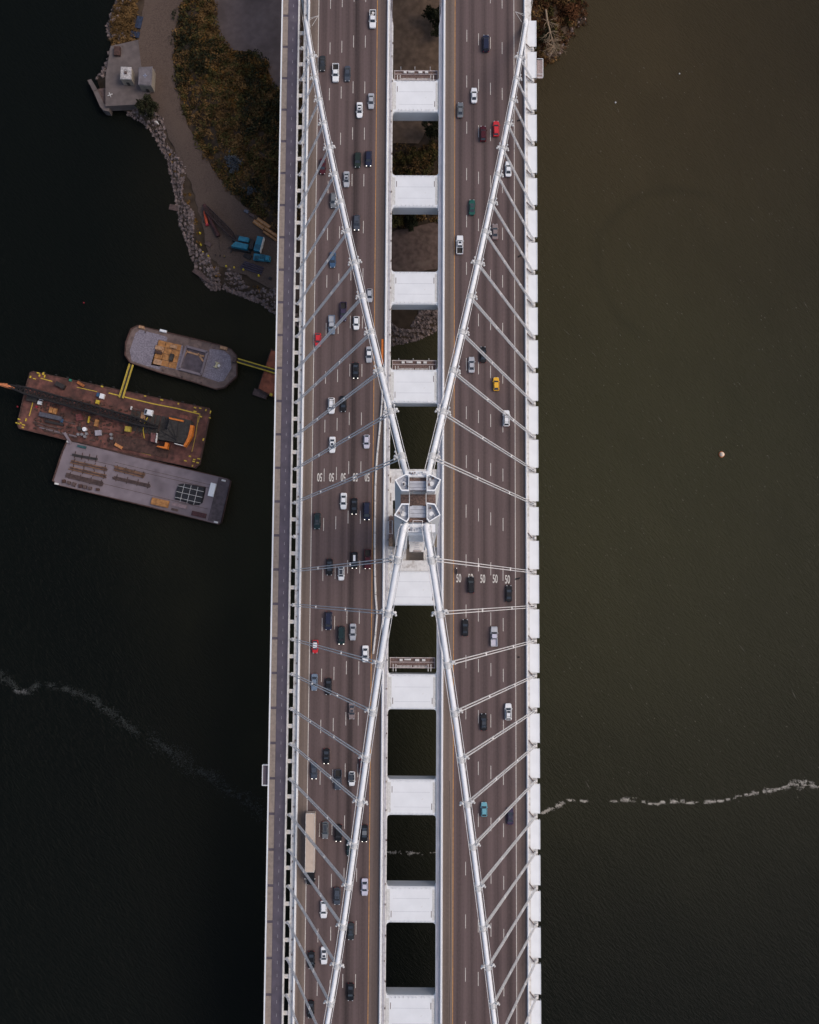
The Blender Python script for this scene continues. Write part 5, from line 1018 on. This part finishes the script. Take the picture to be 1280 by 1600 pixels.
item('steel_plates', 'pale pink plates right of the ochre timber stack', 'plates', (-80.68,29.14), 5.2, 1.2, .3, mat('pinkish_steel',(.22,.16,.17),.7,var=.2), 3.03)
item('steel_plates', 'small brown plates below the pale pink plates', 'plates', (-82.18,27.70), 2.4, .8, .3, PIPEB, 3.03)
item('rust_beam_stack', 'dark maroon beam stack at the lower right of the lilac barge', 'beams', (-73.79,26.10), 5.0, 1.6, .7, mat('dark_maroon_rust',(.06,.025,.028),.85,var=.3), 3.03)
item('teal_box', 'dark teal box at the upper left edge of the lilac barge', 'box', (-114.81,49.35), 3, .8, .6, mat('dark_teal_box',(.02,.07,.075),.6,var=.3), 3.03)
item('mooring_plank', 'grey plank linking the lilac barge and the rust barge', 'plank', (-119.71,52.30), 4.5, .9, .25, GREYD, 3.45, -1.0)
for i, p_ in enumerate([(-120.58,37.31),(-118.79,36.77),(-117.01,36.23),(-114.79,35.68),(-113.23,35.36),(-111.45,34.93),(-108.79,34.50)]):
    item('scrap_block', ['leftmost dark','second','third','fourth','fifth','sixth','rightmost dark'][i]+' rusty scrap block in the row along the lower edge of the lilac barge', 'scrap', p_, 1.2, R.uniform(.8,1.4), .7, PIPEB if i % 3 else RUSTD, 3.03, BA+R.uniform(-.3,.3), 'scrap blocks on the lilac barge')
# ---------------------------------------------------------------- island yard
GZ = 4.55
def gz(p): return hz_map(*p)+.34
WA = -.60
ST = [((417,342.5),5.4,1.3,'upper orange timber stack nearest the bushes',0),((408,351),4.4,1.3,'left orange timber stack in front of the upper stack',0),((428,366),6,1.0,'lower right orange timber stack partly under the bike path',0),((424,372),5.5,.7,'lowest orange timber stack beside the bike path',0)]
SP = [(-53.25,128.38),(-54.92,127.69),(-50.27,124.83),(-50.92,123.68)]
for i, ((_, L_, W_, lab, _), p_) in enumerate(zip(ST, SP)):
    t = thing('timber_stack', lab, 'timber', (*p_, gz(p_)), WA, 'timber stacks beside the dirt yard')
    for k in range(3): 
        w_ = W_/3; mk('plank', MB().box(-L_/2,L_/2,-W_/2+k*w_+.02,-W_/2+(k+1)*w_-.02,0,.8+R.uniform(-.1,.1)), WOOD if k != 1 else WOOD2, t)
pp = (-56.97,112.65); t = thing('pipe_stack', 'row of violet black pipes lying along the yard edge', 'pipes', (*pp, gz(pp)), -.32)
for k in range(4): mk('pipe', MB().tube([(-4.2+.3*k,-1.2+k*.75,.3),(3.8+.2*(k%2),-1.2+k*.75,.3)], .3, 8), mat('violet_black_pipe', (.04,.032,.05), .6, var=.25), t)
# crawler crane
cp_ = (-60.31,120.51); t = thing('crawler_crane', 'teal crawler crane with a long brown lattice boom lowered across the yard', 'crane', (*cp_, gz(cp_)), -.18)
for s_ in (-1,1): mk('crawler_track', MB().box(-3.2,3.2,s_*1.9-.5,s_*1.9+.5,0,1.0), BLACK, t)
mk('crane_house', MB().prism([(-3.4,-2.0),(2.2,-2.0),(2.4,-.3),(-2.2,-.1)], 1.2, 3.0), TAILT, t); mk('crane_house', MB().prism([(-1.4,.4),(2.2,.4),(2.2,2.0),(-1.2,2.0)], 1.2, 3.2), TAILT, t)
mk('engine_deck', MB().box(-2.5,2.3,-.3,.4,1.2,2.4), BOOMK, t); mk('winch_block', MB().box(-3.6,-1.4,.3,2.6,1.0,2.2), BOOMK, t); mk('counterweight', MB().box(2.6,4.0,-1.5,1.6,1.0,2.4), BOOMK, t)
L0 = Matrix.Rotation(.18, 4, 'Z')
def loc_(px3, z): return L0 @ Vector((px3[0]-cp_[0], px3[1]-cp_[1], z))
bm_ = mat('brown_lattice_steel', (.05,.032,.03), .8, var=.3)
mk('boom', lattice(loc_((-62.61,122.19), 2.2), loc_((-74.23,133.99), 1.6), 1.9, 18, .16), bm_, t)
mk('boom_head', MB().tube([loc_((-74.02,134.46), 1.6), loc_((-72.61,131.47), 1.4), loc_((-70.72,127.11), 1.2), loc_((-68.85,123.45), .9)], [.7,.9,.6,.8], 8), mat('dark_red_leader', (.05,.017,.017), .7, var=.4), t)
mk('hook_line', MB().tube([loc_((-68.85,123.45), .9), loc_((-68.27,118.55), .3)], .05, 4), BOOMK, t)
t = thing('pile_hammer', 'bright orange red pile hammer lying beside the boom tip', 'pile hammer', (*(-73.57,130.25), gz((-73.57,130.25))), math.radians(-78))
RO = mat('orange_red_paint', (.50,.07,.025), .5, var=.2, scale=2)
mk('hammer_body', MB().tube([(-2.6,0,.5),(-2.0,0,.5),(1.6,0,.5),(2.4,0,.5)], [.3,.5,.55,.4], 8), RO, t); mk('hammer_base', MB().box(2.2,2.9,-.5,.5,0,.9), paint('crimson', PC['crimson']), t); mk('side_frame', MB().box(-1.6,1.4,-1.0,-.6,.1,.6), MATS, t)
cpos = (-54.58,120.26); t = thing('teal_container', 'teal open machine with a white edge right of the crawler crane', 'machine', (*cpos, gz(cpos)), math.radians(76))
mk('machine_body', MB().box(-2.6,2.6,-1.1,1.1,.4,2.4), TAILT, t); mk('white_edge', MB().box(-2.7,2.7,-1.3,-1.1,.3,2.5), WHITE2, t); mk('machine_deck', MB().box(-2.0,-.4,-.9,.9,2.4,2.6), mat('dark_teal_deck', (.012,.09,.14), .6, var=.2), t); mk('machine_deck', MB().box(.2,2.0,-.9,.9,2.4,2.55), TAILT, t)
for a in (-1.8,1.8):
    for s_ in (-1,1): mk('wheel', MB().tube([(a,s_*.9,.45),(a,s_*1.15,.45)], .45, 10), BLACK, t)
tpos = (-53.41,115.53); t = thing('flatbed_truck', 'small teal truck parked above the violet pipes', 'truck', (*tpos, gz(tpos)), -.12)
mk('truck_body', MB().box(-2.9,1.0,-1.1,1.1,.8,1.9), TAILT, t); mk('truck_cab', MB().prism([(1.2,-1.0),(3.0,-.9),(3.0,.9),(1.2,1.0)], .7, 2.3, [(1.3,-.85),(2.4,-.8),(2.4,.8),(1.3,.85)]), TAILT, t); mk('windshield', MB().box(2.42,2.9,-.7,.7,1.6,1.75), GLASS, t); mk('load', MB().box(-2.4,-1.0,-.9,.2,1.9,2.4).box(-.6,.6,-.4,.9,1.9,2.2), mat('dark_teal_load', (.012,.07,.10), .7, var=.3), t)
for a in (-1.9,2.2):
    for s_ in (-1,1): mk('wheel', MB().tube([(a,s_*.9,.45),(a,s_*1.2,.45)], .45, 10), BLACK, t)
for nm, lab, px_, L_, W_, H_, m, z_ in (('spreader_frame','black cross shaped spreader frame left of the crane','frame',3.0,.5,.4,BOOMK,0),): 
    o = mk('spreader_frame', MB().box(-1.5,1.5,-.25,.25,0,.4).box(-.25,.25,-1.3,1.3,0,.4), BOOMK, None, loc=(*(-64.03,119.03), gz((-64.03,119.03))), rz=-.5); tag(o, lab, 'frame')
for p_, lab, L_, W_, m in (((-58.61,116.53),'dark machine part on the ground below the crane',2.6,1.5,BOOMK),((-59.38,132.62),'blue grey drum stack at the edge of the bushes',1.6,1.0,mat('blue_grey_drum',(.09,.10,.13),.6,var=.3)),((-57.33,131.02),'dark scrap pile between the drums and the timber',2.2,.9,PIPEB),((-50.65,108.80),'dark wheel shaped object by the orange tuft near the bike path',.9,.9,BLACK),((-72.57,121.05),'low purple brown dirt mound left of the crane',2.4,1.4,PIPEB)):
    item('yard_scrap', lab, 'scrap', p_, L_, W_, .6, m, gz(p_), -.5)
for i, p_ in enumerate([(-69.76,116.85),(-68.19,116.63),(-66.50,116.06)]):
    person(p_, R.uniform(0,6), ['leftmost of three people in dark clothes standing on the yard','middle one of three people in dark clothes standing on the yard','rightmost of three people in dark clothes, wearing a yellow hat'][i], 'stand', ((.03,.022,.022),(.05,.03,.03) if i < 2 else (.45,.33,.03)), gz(p_), 'people standing on the yard')
ML = ['by the rocks level with the boom','by the rocks, below the first marker','at the widest stretch of rocks','above the bend of the shore','right of the bend of the shore','left of the violet pipes','below the violet pipes','nearest the bike path']
for i, p_ in enumerate([(-75.35,121.07),(-74.62,118.55),(-72.56,116.95),(-75.67,125.10),(-66.22,113.20),(-63.41,112.76),(-60.15,111.97),(-54.75,109.82)]):
    o = mk('yellow_marker', MB().tube([(0,0,0),(0,0,.9)], [.42,.22], 8), mat('bright_yellow', (.62,.46,.03), .5, var=.1), None, loc=(*p_, gz(p_))); tag(o, 'yellow marker cone '+ML[i], 'marker', 'yellow markers along the shore')
# concrete pad with two huts and a broken sea wall
PAD = mat('worn_concrete', (.105,.085,.082), .9, var=.15, scale=.5, dirt=(.14,.125,.115), dscale=.3, damt=.4, world=True)
o = mk('concrete_pad', MB().prism([(-109.01,193.11),(-99.27,195.53),(-97.84,185.55),(-92.81,184.62),(-93.72,176.57),(-98.12,171.59),(-110.12,170.84),(-110.47,181.70)], 1.0, 4.62), PAD); o['kind'] = 'structure'
def hut(label, poly, z0, h, roofm, wallm, extra=None):
    o_ = (sum(p[0] for p in poly)/4, sum(p[1] for p in poly)/4); q = rel(poly, o_); t = thing('hut', label, 'hut', (*o_, z0))
    mk('wall', MB().prism(q, 0, h), wallm, t); mk('roof', MB().prism([(x*1.06,y*1.06) for x,y in q], h, h+.25, [(x*.98,y*.98) for x,y in q]), roofm, t)
    x0 = min(p[0] for p in q); mk('door', MB().box(-.5,.5,min(p[1] for p in q)-.05,min(p[1] for p in q)+.1,0,2.0), MATS, t)
    return t
CRM = mat('cream_wall', (.27,.23,.19), .8, var=.15, scale=.8)
h1 = hut('small hut with a mottled white roof on the concrete pad', [(-103.72,183.04),(-100.12,182.82),(-99.99,178.49),(-103.81,178.60)], 4.62, 4.2, mat('mottled_white_roof', (.34,.32,.32), .8, var=.4, scale=1.4), CRM)
mk('roof_vent', MB().box(-.4,.4,-.5,.3,4.45,5.0), PIPEB, h1)
h2 = hut('larger hut with a grey flat roof beside the dirt road', [(-97.28,182.55),(-92.57,182.80),(-92.83,176.03),(-97.32,176.48)], 4.62, 4.6, mat('grey_flat_roof', (.13,.115,.125), .85, var=.2, scale=.7), CRM)
mk('roof_vent', MB().box(-.15,.15,-.7,.7,4.85,4.95).box(-.7,.7,-.15,.15,4.85,4.95), mat('pale_blue_cross', (.22,.24,.33), .7, var=.1), h2)
t = thing('sea_wall', 'broken concrete sea wall jutting into the dark water left of the huts', 'wall', (*(-113.77,176.16), 0))
wo = (-113.77,176.16)
for seg in ([(-117.36,181.14),(-116.01,181.62),(-113.83,177.82),(-115.17,177.11)], [(-115.17,177.11),(-113.83,177.82),(-111.14,172.38),(-112.47,171.19)], [(-112.48,171.43),(-111.14,172.50),(-109.05,171.20),(-109.22,169.55),(-111.29,170.01)]):
    mk('wall_segment', MB().prism(rel(seg, wo), -1, 3.2+R.uniform(-.2,.2)), PAD, t)
mk('wall_apron', MB().prism(rel([(-114.04,178.38),(-110.85,178.87),(-110.86,171.98),(-111.34,172.69)], wo), -1, 2.4), PIPEB, t)
item('rust_bin', 'rusty bin at the top left corner of the concrete pad', 'bin', (-106.31,190.75), 2.2, 3.2, 1.2, RUSTD, 4.62, 0)
o = mk('antenna_cross', MB().box(-.9,.9,-.1,.1,0,.2).box(-.1,.1,-.9,.9,0,.2), WHITE2, None, loc=(*(-108.60,174.98), 4.63), rz=.4); tag(o, 'small white cross shaped marker on the concrete pad', 'marker')
item('white_plank', 'white plank lying by the dirt road below the dark tree', 'plank', (-91.99,165.92), 2.8, .7, .2, WHITE2, gz((-91.99,165.92))+.2, -.6)
item('blue_tarp', 'dull blue tarp at the top of the dirt road', 'tarp', (-99.18,202.10), 2.2, 4.5, .3, mat('dull_blue_tarp', (.018,.026,.05), .9, var=.4), gz((-99.18,202.10)), -.2)
item('blue_tarp', 'second dull blue tarp beside the concrete pad', 'tarp', (-100.42,197.55), 3.2, 2.2, .3, mat('dull_blue_tarp', (.018,.026,.05), .9, var=.4), gz((-100.42,197.55)), -.2)
item('fallen_slab', 'flat concrete slab lying at the tip of the rocky shore', 'slab', (-74.98,110.47), 8.2, 1.6, .6, PIPEB, .5, -.62)
item('boulder', 'lone brown boulder in the water beside the rocks', 'boulder', (-86.06,135.70), 3.2, 2.0, .7, PIPEB, -.2, -.2)
# trees and shrubs
def tree(label, p, h, r, m, n, name='bushy_tree', cat='tree', sz=.5, group=None, trunk_r=.25):
    z0 = hz_map(*p); t = thing(name, label, cat, (*p, z0), 0, group)
    tk = MB(); tk.tube([(0,0,-.3),(.1,.05,h*.35),(.0,.1,h*.7)], [trunk_r,trunk_r*.7,trunk_r*.3], 7)
    for k in range(6):
        a = k*1.05+R.random(); tk.tube([(0,.05,h*.3+k*.05*h),(math.cos(a)*r*.5,math.sin(a)*r*.5,h*.55+k*.04*h)], [trunk_r*.4,.04], 5)
    mk('trunk', tk, BROWNL, t)
    lobes = [(R.gauss(0,.42)*r, R.gauss(0,.42)*r, h*R.uniform(.45,.95), r*R.uniform(.3,.5)) for _ in range(16)]
    cm = MB()
    for _ in range(n):
        lx, ly, lz, lr = R.choice(lobes); v = Vector((R.gauss(0,1),R.gauss(0,1),R.gauss(0,1))).normalized()*lr*R.random()**.4
        c = Vector((lx,ly,lz))+v; u = Vector((R.gauss(0,1),R.gauss(0,1),R.gauss(0,.6))).normalized(); q = u.cross(Vector((R.gauss(0,1),R.gauss(0,1),R.gauss(0,1)))).normalized(); s_ = sz*R.uniform(.5,1.2)
        cm.add([c-u*s_,c-q*s_*.5,c+u*s_,c+q*s_*.5],[(0,1,2,3)])
    mk('crown', cm, m, t); return t
tree('dark evergreen tree between the huts and the shore', (-94.69,169.89), 6, 3.4, DARKL, 1500)
tree('large blue grey shrub in the brown scrub', (-62.86,147.94), 2.4, 3.0, BLUEL, 700, 'shrub', 'shrub', .34)
tree('blue grey shrub just above the large blue grey one', (-64.90,149.99), 2.2, 1.8, BLUEL, 400, 'shrub', 'shrub', .34)
tree('small blue grey shrub nearest the yard', (-57.77,139.49), 1.9, 1.6, BLUEL, 320, 'shrub', 'shrub', .34)
tree('dark tree at the right of the median gap below the topmost crossbeam', (5.21,159.77), 7, 3.4, DARKL, 1400)
tree('dark tree at the right of the topmost median gap', (7.28,202.63), 7, 3.8, DARKL, 1500)
tree('dark tree at the right edge of the topmost median gap, lower one', (7.78,197.80), 5, 2.6, DARKL, 900)
tree('dark bush at the middle of the third median gap', (-1.09,128.64), 4, 3.0, DARKL, 1000, 'bush', 'bush')
tree('olive bush at the left of the third median gap', (-6.65,128.61), 4, 2.6, OLIVEL, 800, 'bush', 'bush')
tree('rust brown bush at the tip of the right shore', (54.78,205.70), 4, 3.4, mat('rust_brown_leaves', (.10,.043,.02), .9, var=.4, scale=.5, spec=.1), 1200, 'bush', 'bush', .4)
tree('dark olive bush under the bare tree right of the bridge', (46.56,196.88), 4, 3.0, DARKL, 900, 'bush', 'bush', .4)
dp = (46.15,205.20); t = thing('bare_tree', 'bare pale tree leaning out over the water right of the bridge', 'tree', (*dp, hz_map(*dp)))
BARK = mat('pale_bark', (.26,.19,.13), .9, var=.2, scale=2)
path_ = [(45.79,206.47), (46.08,201.58), (46.82,196.73), (47.32,192.85), (47.90,189.75)]
pts = [(p[0]-dp[0], p[1]-dp[1], 1.5+1.4*i) for i, p in enumerate(path_)]
mk('trunk', MB().tube([(0,0,-.4)]+pts, [.4,.36,.32,.28,.22,.16], 7), BARK, t)
brs = MB()
for k in range(60):
    i = R.choice((1,2,3,3,4,4,4)); s0 = Vector(pts[i]); an = math.radians(R.uniform(-130,5)) if k % 5 else math.radians(R.uniform(150,250)); L_ = R.uniform(1.5,5.0)
    e = s0+Vector((math.cos(an)*L_, math.sin(an)*L_, R.uniform(-.3,1.6))); mdl = (s0+e)/2+Vector((R.gauss(0,.3),R.gauss(0,.3),.4)); brs.tube([s0,mdl,e], [.11,.07,.025], 4)
    for _ in range(4):
        q = s0.lerp(e, R.uniform(.4,1)); an2 = an+R.uniform(-.9,.9); l2 = L_*R.uniform(.2,.45); brs.tube([q, q+Vector((math.cos(an2)*l2, math.sin(an2)*l2, R.uniform(-.2,.6)))], [.05,.02], 3)
mk('branches', brs, BARK, t)
# ---------------------------------------------------------------- floating things and foam
t = thing('buoy', 'round white and orange buoy floating on the open green water', 'buoy', (*(106.62,48.32), 0))
mk('float', MB().sphere((0,0,.45), .85, 14), mat('cream_buoy', (.75,.62,.50), .5, var=.1), t, smooth=True); mk('collar', MB().tube([(0,0,.0),(0,0,.3)], 1.0, 16), ORANGE, t); mk('ring', MB().tube([(0,0,1.2),(0,0,1.5)], .12, 6), ORANGE, t)
for lab, p_, r_ in (('tiny white float near the upper right shore', (71.29,175.28), .3), ('tiny pale float at the far upper right', (94.36,186.12), .26), ('tiny red float left of the rust barge', (-138.89,63.79), .36), ('tiny reddish float in the dark water above the rounded barge', (-116.96,101.06), .3)):
    o = mk('small_float', MB().sphere((0,0,.15), r_, 8), WHT if 'red' not in lab else paint('crimson', PC['crimson']), None, loc=(*p_, 0)); tag(o, lab, 'float')
FOAM = mat('sea_foam', (.30,.28,.25), .9, var=.4, scale=.8, world=True)
FOAMD = mat('thin_grey_foam', (.021,.024,.0225), .9, var=.5, scale=.6, world=True)
def foam(line, n, wd, sz, m, gaps=()):
    mb = MB(); cum = [0]
    for a, b_ in zip(line, line[1:]): cum.append(cum[-1]+math.hypot(b_[0]-a[0], b_[1]-a[1]))
    for _ in range(n):
        t_ = R.uniform(0, cum[-1]); f = t_/cum[-1]
        if any(g0 < f < g1 for g0, g1 in gaps) or mnoise.noise((t_*.09, 1.3, wd)) < (-.5 if m is FOAMD else -.22)+.30*mnoise.noise((t_*.03,2,5)): continue
        i = max(k for k in range(len(line)-1) if cum[k] <= t_); a, b_ = line[i], line[i+1]; g = (t_-cum[i])/(cum[i+1]-cum[i])
        x = a[0]+(b_[0]-a[0])*g; y = a[1]+(b_[1]-a[1])*g; wob = mnoise.noise((t_*.11, 4, 0))*1.3+mnoise.noise((t_*.6, 9, 0))*.35
        y += wob+R.gauss(0, wd*(.3+2.4*abs(mnoise.noise((t_*.07, 7, 0))))); x += R.gauss(0, wd*.5)
        if mnoise.noise((x*.55, y*.9, 2.2))+.45*mnoise.noise((x*1.7, y*2.1, 5)) < R.uniform(-.12,.22)-(.3 if m is FOAMD else 0): continue
        s_ = sz*R.uniform(.3,1.2); an = R.uniform(0,6.28)
        ks = [(x+math.cos(an+k*1.256)*s_*R.uniform(.4,1), y+math.sin(an+k*1.256)*s_*R.uniform(.3,.8), .10+R.uniform(0,.03)) for k in range(5)]
        mb.add(ks, [(0,1,2,3,4)])
    o = mk('foam', mb, m); o['kind'] = 'stuff'; return o
foam([(43.48,-74.06),(46.51,-72.56),(49.76,-71.27),(53.01,-69.55),(56.25,-69.11),(59.05,-69.72)], 2600, .6, .15, FOAM, ((.72,.85),))
foam([(67.03,-69.88),(73.51,-69.41),(76.75,-69.18),(81.05,-70.20),(89.68,-69.93),(97.21,-70.30),(103.70,-69.41),(109.12,-67.68),(116.68,-67.20),(123.20,-65.25),(127.54,-63.95),(133.38,-63.48),(138.30,-64.93),(148.02,-64.23)], 11000, .6, .15, FOAM, ((.10,.13),))
foam([(-8.43,-87.07),(-5.20,-87.25),(-0.89,-87.64),(2.34,-87.41),(5.13,-86.76),(8.58,-86.94)], 1500, .5, .15, FOAM)
foam([(-145.75,-28.09),(-140.65,-29.35),(-136.82,-31.92),(-134.09,-34.50),(-131.23,-34.70),(-128.04,-32.30),(-120.35,-33.11),(-112.60,-35.65),(-108.65,-36.06),(-106.35,-39.49),(-100.31,-43.97),(-93.65,-47.78),(-87.00,-51.81),(-80.37,-55.61),(-74.85,-58.98),(-68.26,-62.35),(-63.85,-65.29),(-58.34,-69.50),(-50.66,-74.94)], 8000, 1.5, .2, FOAMD)
foam([(-135.86,-34.08),(-134.08,-34.72),(-131.45,-34.70)], 400, .7, .25, mat('grey_foam', (.075,.075,.075), .9, var=.3))
m_ = MB()
for _ in range(800):                                     # loose flecks of foam on the silty side
    x, y = R.uniform(42,140), R.uniform(-70,190); L_ = R.uniform(.25,.9) if R.random() < .985 else R.uniform(2,4); an = math.radians(-52+R.gauss(0,12)); wd = R.uniform(.03,.09)
    c, s_ = math.cos(an), math.sin(an); q = [(x+c*t_*L_/2-s_*w_2*wd, y+s_*t_*L_/2+c*w_2*wd, .09) for t_, w_2 in ((-1,0),(0,-1),(1,0),(0,1))]
    m_.add(q, [(0,1,2,3)])
o = mk('foam_flecks', m_, mat('faint_foam', (.14,.13,.11), .9, var=.3)); o['kind'] = 'stuff'
